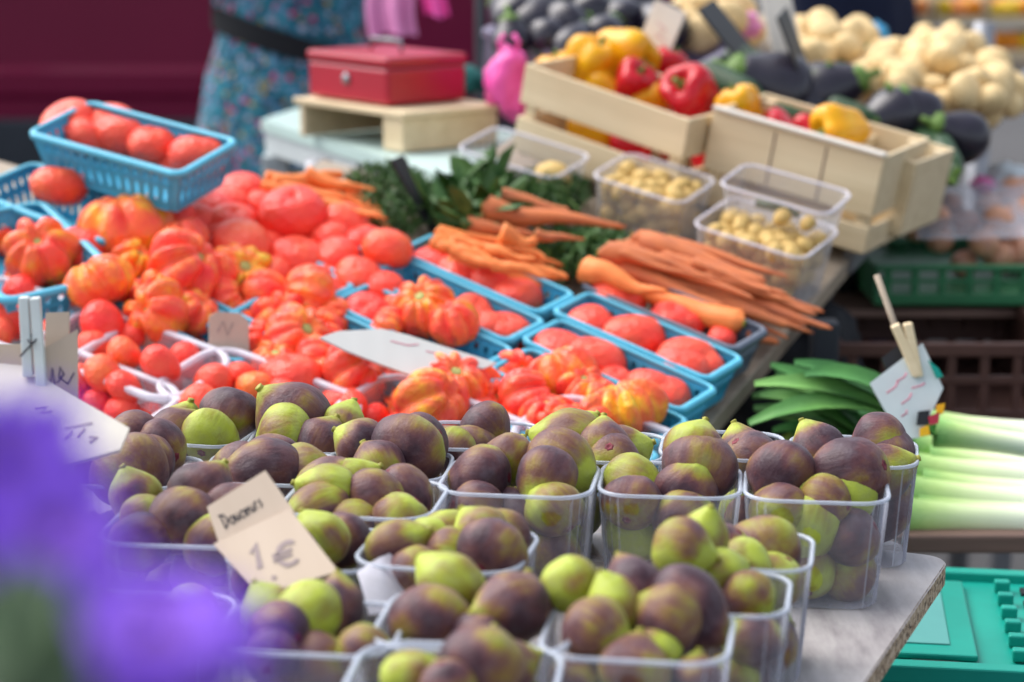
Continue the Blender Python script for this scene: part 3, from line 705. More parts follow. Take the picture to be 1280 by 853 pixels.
# ------------------------------------------------------------------ frosted tomato trays along the front
FT = tub_meshes(.20, .115, .06, .86, .03, False)
FT = (FT[0], mesh('rim', *sweep_rim(.20, .115, .03, .06, [(-.001, -.003), (.0015, .0015), (.007, .0015), (.009, -.002), (.008, -.006), (.002, -.003)])))
def frost_tray(x, y, rot, label, sc=1.0):
    p = PT(x, y, .074); R = tilt(rot); t = empty('tomato_punnet', p-TN*.0605, R, (sc, sc, 1)); tag(t, label, 'punnet', 'frosted punnets of small tomatoes')
    for nm, me, m in (('wall', FT[0], M_FROST), ('rim', FT[1], M_FROSTR)):
        o = obj(nm, me, m); o.parent = t
frost_tray(162, 440, 6, 'frosted punnet of small tomatoes behind the wooden clothes peg sign')
frost_tray(96, 484, 6, 'frosted punnet of small tomatoes next to the cardboard price box')
frost_tray(324, 492, 4, 'frosted punnet of small tomatoes below the small cardboard')
frost_tray(28, 396, 6, 'frosted punnet of small tomatoes at the left edge')
frost_tray(545, 528, 2, 'frosted punnet behind the big eyed fig')
frost_tray(770, 556, 2, 'frosted punnet below the ribbed tomatoes, behind the figs')

# ------------------------------------------------------------------ tomatoes: x, y, width, kind, tone, height over the table
ZT = {'raised': 'stacked blue tray', 'left': 'heap at the left', 'mid': 'heap round the small cardboard', 'back': 'back rows left of the carrots', 'front': 'front rows by the pale card', 'right': 'three right-hand blue trays', 'frost': 'frosted punnets'}
TL = [
 ('raised', 86, 150, 68, 's', .32, .17), ('raised', 136, 148, 58, 's', .3, .17), ('raised', 152, 165, 62, 's', .3, .17), ('raised', 192, 176, 58, 's', .32, .17), ('raised', 248, 190, 64, 's', .3, .17), ('raised', 110, 165, 50, 's', .3, .165), ('raised', 215, 172, 50, 's', .25, .165), ('raised', 224, 196, 50, 's', .3, .16),
 ('left', 74, 230, 62, 's', .38, .11),
 ('left', 50, 312, 80, 'r', .58, .085), ('left', 155, 285, 104, 'r', .66, .09), ('left', 105, 308, 60, 's', .18, .08), ('left', 122, 352, 86, 'r', .66, .09), ('left', 166, 322, 54, 'r', .8, .08), ('left', 192, 262, 74, 'r', .42, .085), ('left', 232, 332, 94, 'r', .45, .09), ('left', 196, 392, 78, 'r', .6, .07), ('left', 242, 388, 60, 'r', .55, .07), ('left', 228, 298, 62, 'r', .45, .085), ('left', 78, 340, 54, 'r', .6, .06), ('left', 218, 268, 46, 's', .15, .08), ('left', 30, 345, 50, 'r', .5, .05), ('left', 170, 365, 50, 'r', .5, .06), ('left', 150, 250, 40, 'r', .4, .08), ('left', 12, 300, 50, 'r', .4, .06),
 ('mid', 300, 340, 84, 'r', .86, .08), ('mid', 285, 372, 56, 'r', .55, .07), ('mid', 382, 372, 88, 'r', .52, .08), ('mid', 350, 398, 68, 'r', .42, .08), ('mid', 372, 420, 86, 'r', .5, .085), ('mid', 345, 452, 64, 'r', .55, .075), ('mid', 330, 425, 54, 'r', .4, .06), ('mid', 422, 398, 50, 'r', .6, .07), ('mid', 442, 466, 76, 'r', .4, .08), ('mid', 400, 450, 62, 'r', .45, .08), ('mid', 366, 470, 66, 's', .25, .07), ('mid', 428, 498, 52, 's', .25, .07), ('mid', 415, 432, 54, 'r', .35, .06), ('mid', 320, 395, 50, 'r', .5, .06), ('mid', 262, 415, 50, 's', .35, .05), ('mid', 300, 410, 50, 'r', .4, .05),
 ('back', 240, 272, 60, 's', .25, .075), ('back', 268, 262, 56, 's', .08, .08), ('back', 302, 236, 56, 's', .2, .085), ('back', 285, 250, 52, 's', .3, .08), ('back', 330, 252, 48, 's', .2, .07), ('back', 366, 263, 74, 's', .12, .085), ('back', 300, 300, 70, 's', .38, .075), ('back', 338, 338, 62, 's', .32, .07), ('back', 372, 320, 66, 's', .3, .07), ('back', 402, 322, 44, 's', .3, .06), ('back', 345, 278, 46, 's', .25, .065), ('back', 412, 294, 50, 's', .25, .07), ('back', 430, 277, 62, 's', .35, .085), ('back', 485, 305, 56, 's', .38, .09), ('back', 452, 298, 48, 's', .2, .07), ('back', 518, 325, 56, 's', .12, .08), ('back', 578, 350, 66, 's', .25, .075), ('back', 645, 377, 56, 's', .3, .07), ('back', 612, 362, 54, 's', .25, .07), ('back', 448, 343, 58, 's', .32, .075), ('back', 482, 354, 46, 's', .25, .07), ('back', 456, 388, 56, 's', .1, .07), ('back', 395, 268, 50, 's', .3, .075),
 ('back', 548, 338, 58, 's', .2, .075), ('right', 905, 466, 50, 's', .25, .06), ('front', 560, 420, 60, 's', .3, .07), ('front', 585, 430, 54, 's', .3, .07), ('right', 655, 412, 56, 's', .28, .07),
 ('back', 290, 278, 62, 's', .25, .07), ('back', 328, 305, 62, 's', .28, .07), ('back', 272, 302, 56, 's', .3, .065), ('back', 398, 345, 50, 's', .3, .06), ('back', 420, 316, 54, 's', .25, .07), ('back', 415, 365, 54, 's', .3, .06), ('mid', 262, 362, 60, 'r', .45, .07), ('mid', 330, 365, 60, 'r', .5, .07), ('mid', 398, 412, 60, 'r', .45, .07), ('left', 205, 355, 60, 'r', .5, .075), ('left', 262, 340, 58, 'r', .42, .08), ('front', 480, 410, 56, 'r', .45, .07), ('front', 745, 500, 60, 'r', .5, .07), ('front', 618, 478, 56, 'r', .5, .07),
 ('front', 530, 382, 80, 'r', .56, .085), ('front', 566, 402, 62, 'r', .5, .08), ('front', 600, 396, 56, 's', .32, .075), ('front', 632, 406, 42, 's', .3, .07), ('front', 500, 392, 50, 'r', .5, .07),
 ('front', 566, 480, 88, 'r', .58, .08), ('front', 592, 474, 62, 'r', .55, .075), ('front', 538, 502, 82, 'r', .62, .075), ('front', 505, 508, 56, 'r', .6, .07), ('front', 470, 472, 66, 'r', .3, .055), ('front', 500, 478, 56, 'r', .3, .045), ('front', 615, 500, 54, 'r', .5, .06), ('front', 605, 520, 50, 'r', .5, .06),
 ('front', 660, 500, 86, 'r', .42, .085), ('front', 684, 518, 68, 'r', .4, .08), ('front', 702, 468, 84, 'r', .62, .085), ('front', 728, 482, 60, 'r', .55, .08), ('front', 780, 510, 96, 'r', .70, .085), ('front', 700, 532, 60, 'r', .5, .075), ('front', 740, 528, 60, 'r', .55, .07), ('front', 812, 492, 62, 's', .28, .075), ('front', 832, 502, 56, 's', .28, .07), ('front', 762, 487, 44, 's', .22, .07), ('front', 645, 462, 50, 'r', .45, .07), ('front', 632, 535, 54, 'r', .5, .06),
 ('right', 722, 397, 68, 's', .34, .075), ('right', 795, 425, 80, 's', .28, .08), ('right', 870, 452, 76, 's', .28, .08), 
 ('right', 770, 388, 36, 's', .15, .055), ('right', 842, 407, 52, 's', .15, .07), ('right', 870, 402, 44, 's', .18, .07), ('right', 908, 424, 32, 's', .2, .05),
 ('right', 678, 443, 74, 's', .22, .08), ('right', 690, 424, 58, 's', .3, .07), ('right', 758, 448, 78, 's', .28, .08), ('right', 838, 476, 80, 's', .24, .08),
 ('frost', 28, 368, 52, 's', .12, .06), ('frost', 14, 397, 62, 's', .2, .06), ('frost', 0, 415, 42, 's', .4, .06), ('frost', 128, 401, 56, 's', .08, .075), ('frost', 155, 439, 46, 's', .45, .075), ('frost', 200, 453, 52, 's', .22, .07), ('frost', 234, 447, 46, 's', .18, .06), ('frost', 204, 470, 46, 's', .35, .055), ('frost', 164, 416, 36, 's', .2, .06), ('frost', 115, 431, 46, 's', .3, .06), ('frost', 128, 464, 48, 's', .45, .07), ('frost', 155, 481, 46, 's', .18, .065), ('frost', 100, 472, 40, 's', .3, .06), ('frost', 62, 418, 42, 's', .3, .06), ('frost', 266, 477, 50, 's', .28, .065), ('frost', 250, 503, 52, 's', .35, .07), ('frost', 318, 482, 46, 's', .6, .065), ('frost', 300, 468, 40, 's', .3, .06), ('frost', 350, 492, 50, 's', .25, .06), ('frost', 440, 508, 46, 's', .25, .06), ('frost', 466, 520, 42, 's', .15, .05), ('frost', 500, 530, 40, 's', .2, .05), ('frost', 120, 505, 44, 's', .2, .04), ('frost', 152, 515, 46, 's', .15, .04), ('frost', 186, 516, 40, 's', .2, .035), ('frost', 80, 490, 46, 's', .25, .05), ('frost', 60, 460, 44, 's', .2, .05), ('frost', 620, 545, 40, 's', .2, .045), ('frost', 660, 550, 40, 's', .25, .045), ('frost', 215, 486, 36, 's', .3, .04), ('frost', 285, 505, 40, 's', .3, .05),
]
TP = []
for q in TL:
    P = PT(q[1], q[2]+(6 if q[0] in ('right', 'back', 'raised') else 3), q[6]-((.030 if q[0] == 'right' or q[1] > 500 else .012) if q[0] in ('right', 'back') else .014 if q[0] in ('front', 'mid') else .022 if q[0] == 'raised' else 0)); r_ = q[3]*(.565 if q[0] != 'frost' else .52)*depth(P)/FPX
    if q[4] == 's' and (q[0] == 'right' or (q[0] in ('back', 'front') and q[1] > 505)):
        P = PT(q[1], q[2], .042); r_ = min(r_, .0375)
        k_ = min(LAT, key=lambda k: abs((P-LAT[k]).dot(LV))+max(0, abs((P-LAT[k]).dot(LU))-.09)*3); dq = P-LAT[k_]; uu, vv = dq.dot(LU), dq.dot(LV)
        if abs(vv) < .09 and abs(uu) < .14: P = LAT[k_]+LU*max(-.078, min(.078, uu))+LV*max(-.008, min(.008, vv))+TN*max(.040, r_*1.05); q = q[:6]+(-1,)
    TP.append([P, r_, q])
for it in range(14):
    for a in range(len(TP)):
        for b in range(a+1, len(TP)):
            A, B = TP[a], TP[b]; dv = B[0]-A[0]; need = (A[1]+B[1])*.66; l = dv.length
            if l < need:
                ax = ray(A[2][1], A[2][2]).normalized(); s = 1 if dv.dot(ax) >= 0 else -1; k_ = min(.004, (need-l)*.5)
                if A[2][6] >= 0: A[0] -= ax*(s*k_*.5)
                if B[2][6] >= 0: B[0] += ax*(s*k_*.5)
byz = {}
for i, t in enumerate(TP): byz.setdefault(t[2][0]+t[2][4], []).append((t[2][1], t[2][2], i))
for k in byz: byz[k].sort()
TONE = {'s': [(.13, 'deep red'), (.24, 'red'), (.33, 'coral red'), (9, 'orange-red')], 'r': [(.43, 'coral red'), (.53, 'orange-red'), (.63, 'orange'), (.75, 'amber orange'), (9, 'yellow striped')]}
rs = random.Random(11)
NUM = ['first', 'second', 'third', 'fourth', 'fifth', 'sixth', 'seventh', 'eighth', 'ninth', 'tenth']
def nth(k):
    T = ['tenth', 'eleventh', 'twelfth', 'thirteenth', 'fourteenth', 'fifteenth', 'sixteenth', 'seventeenth', 'eighteenth', 'nineteenth']
    if k < 9: return NUM[k]
    if k < 19: return T[k-9]
    tens, one_ = divmod(k+1, 10); t_ = ['', '', 'twent', 'thirt', 'fort', 'fift', 'sixt', 'sevent', 'eight', 'ninet'][tens]
    return t_+'ieth' if one_ == 0 else t_+'y-'+NUM[one_-1]
for i, (P, r_, (z, x, y, w, kd, tone, h)) in enumerate(TP):
    lst = [q for _, _, q in byz[z+kd]]; k = lst.index(i); tn = next(c for v_, c in TONE[kd] if tone <= v_)
    if kd == 's':
        small = z == 'frost'; me = rs.choice(TOMS if small else TOMS[:5]); nm = 'tomato'
        rot = orient(rs.uniform(0, 360), rs.uniform(-.9, .2), rs.uniform(0, 6.28)) if small else tilt(rs.uniform(0, 360)) @ Matrix.Rotation(radians(rs.uniform(-28, 28)), 3, 'X') @ Matrix.Rotation(pi*rs.randint(0, 1), 3, 'X'); m = M_TOM
        word = ('small ' if small else '')+tn+' smooth tomato'
    else:
        me = rs.choice(RIBS); nm = 'ribbed_tomato'; m = M_RIB; rot = orient(90+rs.uniform(-75, 75), rs.uniform(.05, .85), rs.uniform(0, 6.28)); word = tn+' ribbed tomato'
    o = obj(nm, me, m, None, P, rot, r_*(1.0 if kd == 's' else 1.04) if (kd == 's' and z == 'frost') or kd == 'r' else (r_*rs.uniform(.98, 1.1), r_*rs.uniform(.95, 1.05), r_*.9)); o.color = (tone-(.07 if kd == 'r' else 0), 0, 0, 1)
    pos = 'leftmost' if k == 0 else 'rightmost' if k == len(lst)-1 else nth(k)+' from the left'
    tag(o, f'{word}, {pos} in the {ZT[z]}', 'tomato', ('smooth' if kd == 's' else 'ribbed')+' tomatoes in the '+ZT[z])
    if kd == 'r':
        s_ = obj('stem_scar', SCARM, M_SCAR); s_.parent = o; s_.location = (0, 0, .42)

# ------------------------------------------------------------------ carrots
def carrot_mesh(k):
    rr = random.Random(400+k); ph = rr.uniform(0, 6); n = 22; V, F = [], []; ns = 12
    blunt = k % 3 == 2
    for i in range(n):
        t = i/(n-1)
        r = (.5*(1-.62*t) if blunt else .5*(1-.86*t**.9))*min(1, (t/.035)**.5 if t > 0 else .25)*min(1, ((1-t)/.04)**.5 if t < 1 else .12)
        r *= 1+.03*sin(t*61+ph)*(.5+.5*sin(t*9+ph))+.035*sin(t*23+ph*2)-.05*exp(-((t*7+ph) % 1/.12)**2)
        bx_, by_ = .28*mnoise.noise(Vector((t*2+ph, 0, 0))), .28*mnoise.noise(Vector((0, t*2+ph, 3)))
        for j in range(ns):
            a = 2*pi*j/ns; V.append((t, r*cos(a)+bx_, r*sin(a)+by_))
    for i in range(n-1):
        for j in range(ns): F.append((i*ns+j, (i+1)*ns+j, (i+1)*ns+(j+1) % ns, i*ns+(j+1) % ns))
    F.append(tuple(range(ns))); F.append(tuple(range((n-1)*ns, n*ns))[::-1])
    return mesh('carrot', V, F)
CAR = [carrot_mesh(k) for k in range(6)]; CARD = [m.copy() for m in CAR]
STUB = lumpy('leaf_stub', [(.16, 0), (.13, .05), (.05, .09)], 8, lambda th, t, r, z: (r, z))
CL = [('p', 332, 240, 466, 250, 26, .06), ('p', 340, 230, 430, 219, 24, .075), ('p', 342, 248, 474, 272, 26, .05), ('p', 380, 222, 470, 238, 22, .075), ('p', 428, 232, 492, 276, 16, .06), ('p', 400, 256, 492, 288, 24, .055), ('p', 352, 262, 440, 276, 24, .045), ('p', 330, 225, 400, 224, 20, .075),
 ('p', 545, 294, 640, 302, 24, .075), ('p', 538, 306, 662, 332, 26, .07), ('p', 598, 318, 676, 322, 24, .075), ('p', 556, 328, 692, 358, 26, .065), ('p', 590, 334, 700, 352, 24, .06), ('p', 622, 300, 682, 324, 24, .08), ('p', 545, 320, 622, 338, 22, .06), ('p', 640, 345, 702, 362, 20, .055), ('p', 560, 305, 650, 315, 22, .085), ('p', 528, 316, 600, 330, 22, .055),
 ('d', 603, 258, 784, 284, 32, .085), ('d', 614, 244, 712, 264, 24, .08), ('d', 580, 281, 672, 296, 24, .075), ('d', 598, 272, 660, 284, 22, .07), ('d', 668, 293, 732, 299, 16, .085), ('p', 625, 296, 672, 304, 28, .09),
 ('p', 727, 330, 832, 374, 46, .085), ('d', 752, 326, 905, 384, 26, .07), ('d', 748, 316, 962, 364, 30, .085), ('d', 798, 300, 958, 352, 32, .09), ('d', 790, 292, 986, 346, 24, .095), ('d', 846, 352, 962, 390, 26, .065), ('d', 826, 350, 988, 408, 26, .06), ('p', 930, 405, 770, 358, 40, .065), ('d', 880, 376, 1016, 412, 24, .05), ('d', 850, 372, 986, 424, 24, .045), ('d', 896, 400, 974, 430, 20, .035), ('d', 760, 346, 862, 388, 22, .055), ('d', 940, 386, 1018, 416, 18, .035), ('d', 905, 352, 985, 380, 20, .05), ('d', 770, 310, 880, 340, 24, .06)]
crr = random.Random(17)
for (kd, n_, xr, yr, dx, dy, w_) in (('p', 16, (525, 640), (288, 340), 75, 22, 19), ('p', 12, (325, 420), (222, 262), 80, 14, 19), ('d', 16, (740, 900), (312, 385), 115, 32, 17), ('d', 16, (770, 900), (300, 372), 130, 44, 15), ('D', 20, (765, 890), (296, 352), 120, 42, 14), ('P', 14, (535, 620), (290, 332), 74, 24, 17), ('P', 12, (322, 400), (222, 256), 84, 16, 17)):
    for _ in range(n_):
        f_ = crr.random(); x_ = xr[0]+(xr[1]-xr[0])*crr.random(); y_ = yr[0]+(yr[1]-yr[0])*(.55*(x_-xr[0])/(xr[1]-xr[0])+.45*f_); l_ = crr.uniform(.8, 1.2)
        hi = kd.isupper()
        CL.append((kd.lower(), x_, y_, x_+dx*l_, y_+dy*l_+crr.uniform(-7, 7), w_*crr.uniform(.85, 1.15), crr.uniform(.07, .095) if hi else crr.uniform(.035, .07)))
CLAB = {}
rs = random.Random(5)
for i, (k, x0, y0, x1, y1, w, h) in enumerate(CL):
    a, b = PT(x0, y0, h), PT(x1, y1, h-.006); d = b-a; L_ = d.length; wr = w*(1.08 if w < 38 else .9)*depth(a)/FPX
    u = d.normalized(); v = TN.cross(u).normalized(); n = u.cross(v)
    me = rs.choice(CAR if k == 'p' else CARD); M4 = Matrix.Rotation(rs.uniform(0, 6.28), 3, 'X')
    o = obj('carrot', me, M_CARROT if k == 'p' else M_CARROTD)
    o.matrix_world = Matrix.Translation(a) @ (frame(u, v, n) @ M4).to_4x4() @ Matrix.Diagonal((L_, wr, wr, 1))
    zone = ('small bunch left of the slate sign' if x0 < 500 else 'peeled heap beside the slate sign' if k == 'p' and x0 < 700 else 'bunch under the carrot tops' if x0 < 720 else 'long bunch by the potato punnets')
    g_ = 'carrots in the '+zone; CLAB.setdefault(g_, []).append((x0+x1, o, zone, k, w))
    s_ = obj('leaf_stub', STUB, M_STEM); s_.parent = o; s_.matrix_local = Matrix.Diagonal((.12, 1, 1, 1)) @ Matrix.Rotation(-pi/2, 4, 'Y')
for g_, L_ in CLAB.items():
    L_.sort(key=lambda q: q[0])
    for k, (_, o, zone, kd, w) in enumerate(L_):
        pos = 'leftmost' if k == 0 else 'rightmost' if k == len(L_)-1 else nth(k)+' from the left'
        tag(o, f"{'thick ' if w > 38 else ''}{'bright orange' if kd == 'p' else 'earthy'} carrot, {pos} in the {zone}", 'carrot', g_)

# ------------------------------------------------------------------ leafy greens
def greens(x0, y0, x1, y1, h0, h1, n, leaf, m, label, seed, name='greens_bunch'):
    rr = random.Random(seed); mb = MB(); c = PT((x0+x1)/2, (y0+y1)/2+8, .0)
    mb2 = MB()
    for k in range(n):
        px, py = rr.uniform(x0, x1), rr.uniform(y0, y1); e = ((px-(x0+x1)/2)/((x1-x0)/2))**2+((py-(y0+y1)/2)/((y1-y0)/2))**2
        if e > 1: continue
        P = PT(px, py, rr.uniform(h0, h1)*(1-.4*e))
        d = Vector((rr.gauss(0, 1), rr.gauss(0, 1), rr.gauss(.5, .7))).normalized(); s = d.cross(Vector((rr.gauss(0, 1), rr.gauss(0, 1), rr.gauss(0, 1)))).normalized()
        l = leaf*rr.uniform(.6, 1.3); w = l*rr.uniform(.22, .4); up = d.cross(s)*l*.12
        mb.add([P, P+d*l*.35+s*w*.5+up, P+d*l*.7+s*w*.42+up, P+d*l, P+d*l*.7-s*w*.42+up, P+d*l*.35-s*w*.5+up, P+d*l*.5-up*.3], [(0, 1, 6), (1, 2, 6), (2, 3, 6), (3, 4, 6), (4, 5, 6), (5, 0, 6)])
    for k in range(14):
        q = PT(rr.uniform(x0, x1)*.8+.1*(x0+x1), rr.uniform(y0, y1)*.8+.1*(y0+y1), h1*.8)
        mb2.tube([c+Vector((rr.uniform(-.01, .01), rr.uniform(-.01, .01), .01)), (c+q)/2+TN*.02, q], [.0022, .0018, .001], 5)
    e = empty(name, c); tag(e, label, 'greens', 'leafy tops behind the carrots')
    child('leaf_mass', mb.mesh('leaf_mass', True), m, e)['kind'] = 'stuff'; child('stalk', mb2.mesh('stalk', True), M_PSTEM, e)
greens(418, 205, 545, 300, .03, .075, 2600, .012, M_LEAF, 'feathery dark green carrot tops left of the slate sign', 1)
greens(535, 222, 648, 300, .03, .085, 170, .055, M_LEAFL, 'broad crinkled green leaves right of the slate sign', 2)
greens(630, 212, 735, 275, .03, .075, 2000, .012, M_LEAF, 'feathery carrot tops behind the long earthy carrots', 3)
greens(655, 286, 800, 345, .02, .05, 800, .022, M_LEAFL, 'green stalks and leaves between the two carrot bunches', 4)

# ------------------------------------------------------------------ slate edge-on and other price boards
def board(name, c, R, w, h, th, m, label, cat='price sign', strokes=None, ink=None, group=None, poly=None, lw=.0016, corr=True):
    """a card in its own plane: local X right, Y up, Z out of the written face"""
    e = empty(name, c, R); tag(e, label, cat, group)
    pl = poly or [(-w/2, -h/2), (w/2, -h/2), (w/2, h/2), (-w/2, h/2)]
    bm = slab([Vector((x, y, 0)) for x, y in pl], Vector((0, 0, 1)), th)
    o = obj('card', bm_mesh(bm, 'card'), m); o.parent = e; card_ = o
    if strokes:
        rr = random.Random(len(label))
        for st, in [(s,) for s in strokes]:
            V, F = [], []; pts = [Vector((x, y, .0006)) for x, y in st]
            for i, q in enumerate(pts):
                t = (pts[min(i+1, len(pts)-1)]-pts[max(i-1, 0)]); t = t.normalized() if t.length > 0 else Vector((1, 0, 0)); s = Vector((-t.y, t.x, 0))*lw*.5*rr.uniform(.7, 1.3)
                V += [q+s, q-s, q+s-Vector((0, 0, .0004)), q-s-Vector((0, 0, .0004))]
            for i in range(len(pts)-1):
                a = i*4; F += [(a, a+1, a+5, a+4), (a, a+4, a+6, a+2), (a+1, a+3, a+7, a+5)]
            o = obj('pen_stroke', mesh('pen_stroke', V, F, False), ink); o.parent = card_
    return e
def arc(cx, cy, rx, ry, a0, a1, n=12): return [(cx+rx*cos(radians(a0+(a1-a0)*k/n)), cy+ry*sin(radians(a0+(a1-a0)*k/n))) for k in range(n+1)]
def euro(cx, cy, s): return [arc(cx, cy, s*.42, s*.5, 50, 310), [(cx-s*.62, cy+s*.12), (cx+s*.15, cy+s*.15)], [(cx-s*.62, cy-s*.1), (cx+s*.1, cy-s*.08)]]
def one(cx, cy, s): return [[(cx-s*.22, cy+s*.2), (cx, cy+s*.5), (cx-s*.02, cy), (cx-s*.04, cy-s*.5)]]
def cardframe(right, up):
    r = right.normalized(); n = r.cross(up).normalized(); return frame(r, n.cross(r), n)

# slate sign among the greens, standing edge-on
a, b = PT(545, 292, .03), PT(503, 196, .03); b = a + (PD(503, 196, depth(a)+.02)-a); R = cardframe(Vector((.38, .9, .05)), (b-a))
board('slate_sign', (a+b)/2, R, .035, (b-a).length, .004, M_BLACK, 'dark slate sign standing edge-on between the green leaves')

# pale card lying on tomatoes
c = PT(510, 436, .105); ru = (PT(625, 452, .085)-PT(402, 420, .115)); R = cardframe(ru, PT(500, 405, .12)-PT(515, 462, .10))
pl = [(-.098, -.002), (-.078, .012), (-.05, .02), (-.03, .026), (.0, .022), (.04, .012), (.10, -.002), (.085, -.014), (.052, -.016), (.02, -.042), (.008, -.042), (-.03, -.030), (-.07, -.016)]
board('price_card', c, R, .2, .07, .003, M_CARDG, 'torn pale grey card lying across the tomatoes', poly=pl, strokes=[[(-.02, .008), (.0, .005), (.012, .009)], [(.02, 0), (.04, -.002)]], ink=M_INKP)
# small cardboard standing among tomatoes
c = PT(286, 428, .075); R = cardframe(Vector((.93, .25, 0)), Vector((.12, .25, 1)))
board('cardboard_piece', c, R, .05, .07, .0045, M_CARD, 'small torn brown cardboard standing between tomatoes and small punnets', poly=[(-.024, -.034), (.012, -.037), (.022, -.02), (.024, .022), (.014, .032), (-.012, .035), (-.02, .03)], strokes=[[(-.012, .012), (-.005, .024), (-.001, .008), (.006, .022)]], ink=M_INKF)
# folded price card on the figs: top leaf with a word, front leaf with the price
a = PZ(270, 680, .135); c0 = PZ(345, 672, .140)
D0 = 1.515
pTL, pTR, pBR, pBL = PD(268, 682, D0+.012), PD(361, 634, D0+.012), PD(424, 716, D0-.03), PD(324, 742, D0-.03)
cen = (pTL+pTR+pBR+pBL)/4; right = ((pTR-pTL)+(pBR-pBL)); upv = ((pTL-pBL)+(pTR-pBR)); R = cardframe(right, upv); Ri = R.transposed()
loc = [Ri @ (q-cen) for q in (pBL, pBR, pTR, pTL)]
board('price_card', cen, R, .06, .05, .0035, M_CARD, 'brown cardboard price card leaning on the figs, one euro written', poly=[(q.x, q.y) for q in loc],
      strokes=one(-.012, .004, .022)+euro(.010, -.004, .020)+[[(-.006, -.018), (-.004, -.021)]], ink=M_INKF, lw=.0036)
pTL, pTR, pBR, pBL = PD(259, 634, D0+.036), PD(331, 588, D0+.036), PD(368, 640, D0+.017), PD(276, 688, D0+.017)
cen = (pTL+pTR+pBR+pBL)/4; right = ((pTR-pTL)+(pBR-pBL)); upv = ((pTL-pBL)+(pTR-pBR)); R = cardframe(right, upv); Ri = R.transposed()
loc = [Ri @ (q-cen) for q in (pBL, pBR, pTR, pTL)]
def scrawl(s):
    """a cursive word, 'Douceurs'"""
    x = -3.2; out = []
    out.append([(x, .7), (x, -.7)]); out.append([(x-.25, .75), (x+.4, .6), (x+.6, 0), (x+.3, -.6), (x-.1, -.7)])
    out.append(arc(x+1.1, -.3, .28, .38, 90, 450)); x0 = x+1.55
    out.append([(x0, .1), (x0+.05, -.55), (x0+.3, -.65), (x0+.45, .1), (x0+.5, -.65)])
    out.append(arc(x0+1.0, -.3, .26, .36, 50, 310)); out.append(arc(x0+1.55, -.3, .24, .34, 0, 320)); out.append([(x0+1.3, -.3), (x0+1.8, -.25)])
    out.append([(x0+2.0, .1), (x0+2.05, -.55), (x0+2.3, -.65), (x0+2.45, .1), (x0+2.5, -.65)]); out.append([(x0+2.75, -.65), (x0+2.8, .1), (x0+3.1, .15)])
    out.append([(x0+3.6, .15), (x0+3.35, 0), (x0+3.6, -.35), (x0+3.3, -.65)])
    return [[(px*s, py*s*1.35+.001) for px, py in st] for st in out]
board('price_card', cen, R, .06, .05, .0035, M_CARD, 'brown cardboard strip with a handwritten word tucked above the price card', poly=[(q.x, q.y) for q in loc], strokes=scrawl(.0062), ink=M_INK, lw=.0011)

# left: cardboard price box with a clothes peg, and the big paper sign
D1 = 1.62
def quad_card(name, pts, label, m, strokes=None, ink=None, th=.004, lw=.0016):
    P4 = [PD(x, y, d) for x, y, d in pts]       # BL BR TR TL
    cen = sum(P4, Vector())/4; R = cardframe((P4[2]-P4[3])+(P4[1]-P4[0]), (P4[3]-P4[0])+(P4[2]-P4[1])); Ri = R.transposed()
    return board(name, cen, R, 0, 0, th, m, label, poly=[((Ri @ (q-cen)).x, (Ri @ (q-cen)).y) for q in P4], strokes=strokes, ink=ink, lw=lw)
b1 = quad_card('price_card', [(56, 500, D1), (98, 512, D1+.004), (97, 412, D1+.004), (54, 436, D1)], 'upright cardboard price flap beside the white peg, one euro written', M_CARD, [[(-.010, -.012), (-.006, .004), (-.006, -.010)], [(-.004, -.008), (.002, -.002), (.0, .004), (-.002, -.004), (.004, -.010), (.010, -.002)]], M_INK, .005, .0012)
b2 = quad_card('cardboard_piece', [(56, 440, D1+.015), (86, 440, D1+.015), (86, 390, D1+.015), (57, 391, D1+.015)], 'torn upright cardboard stub behind the price flap', M_CARD)
b3 = quad_card('cardboard_piece', [(-30, 520, D1+.01), (60, 520, D1+.01), (44, 430, D1+.01), (-30, 430, D1+.01)], 'plain cardboard flap left of the white clothes peg', M_CARD)
pg = empty('clothes_peg', PD(38, 440, D1-.004)); tag(pg, 'white plastic clothes peg clipped on the cardboard flaps', 'clothes peg')
for (xa, ya, xb, yb) in ((30, 371, 36, 470), (44, 372, 53, 492)):
    a, b = PD(xa, ya, D1-.006), PD(xb, yb, D1-.003); d = (b-a); m_ = MB().box((a+b)/2, (.0078, .008, d.length), frame(d.normalized().cross(Vector((0, 1, 0))).normalized()*-1, Vector((0, 1, 0)), d.normalized()), .001)
    child('prong', m_.mesh('prong'), M_WHITEP, pg)
sp_ = [PD(40+6*cos(t*1.1), 424+5*sin(t*1.1), D1-.012+.0016*t) for t in range(0, 14)]
child('spring', MB().tube([PD(25, 446, D1-.012)]+sp_+[PD(44, 420, D1+.004)], .0009, 6).mesh('spring', True), M_WIRE, pg)
quad_card('paper_sign', [(-120, 640, 1.50), (150, 556, 1.56), (162, 541, 1.585), (-60, 400, 1.66)], 'large pale paper sign lying under the violet flower', M_CARDP, [[(.030, .002), (.048, .012)], [(.036, .0), (.034, -.010)], [(.044, .005), (.042, -.006)], [(.050, -.004), (.056, -.003), (.052, -.010)], [(.0, .02), (.008, .024), (.006, .016), (.014, .02)]], M_INKF, .003, .0014)

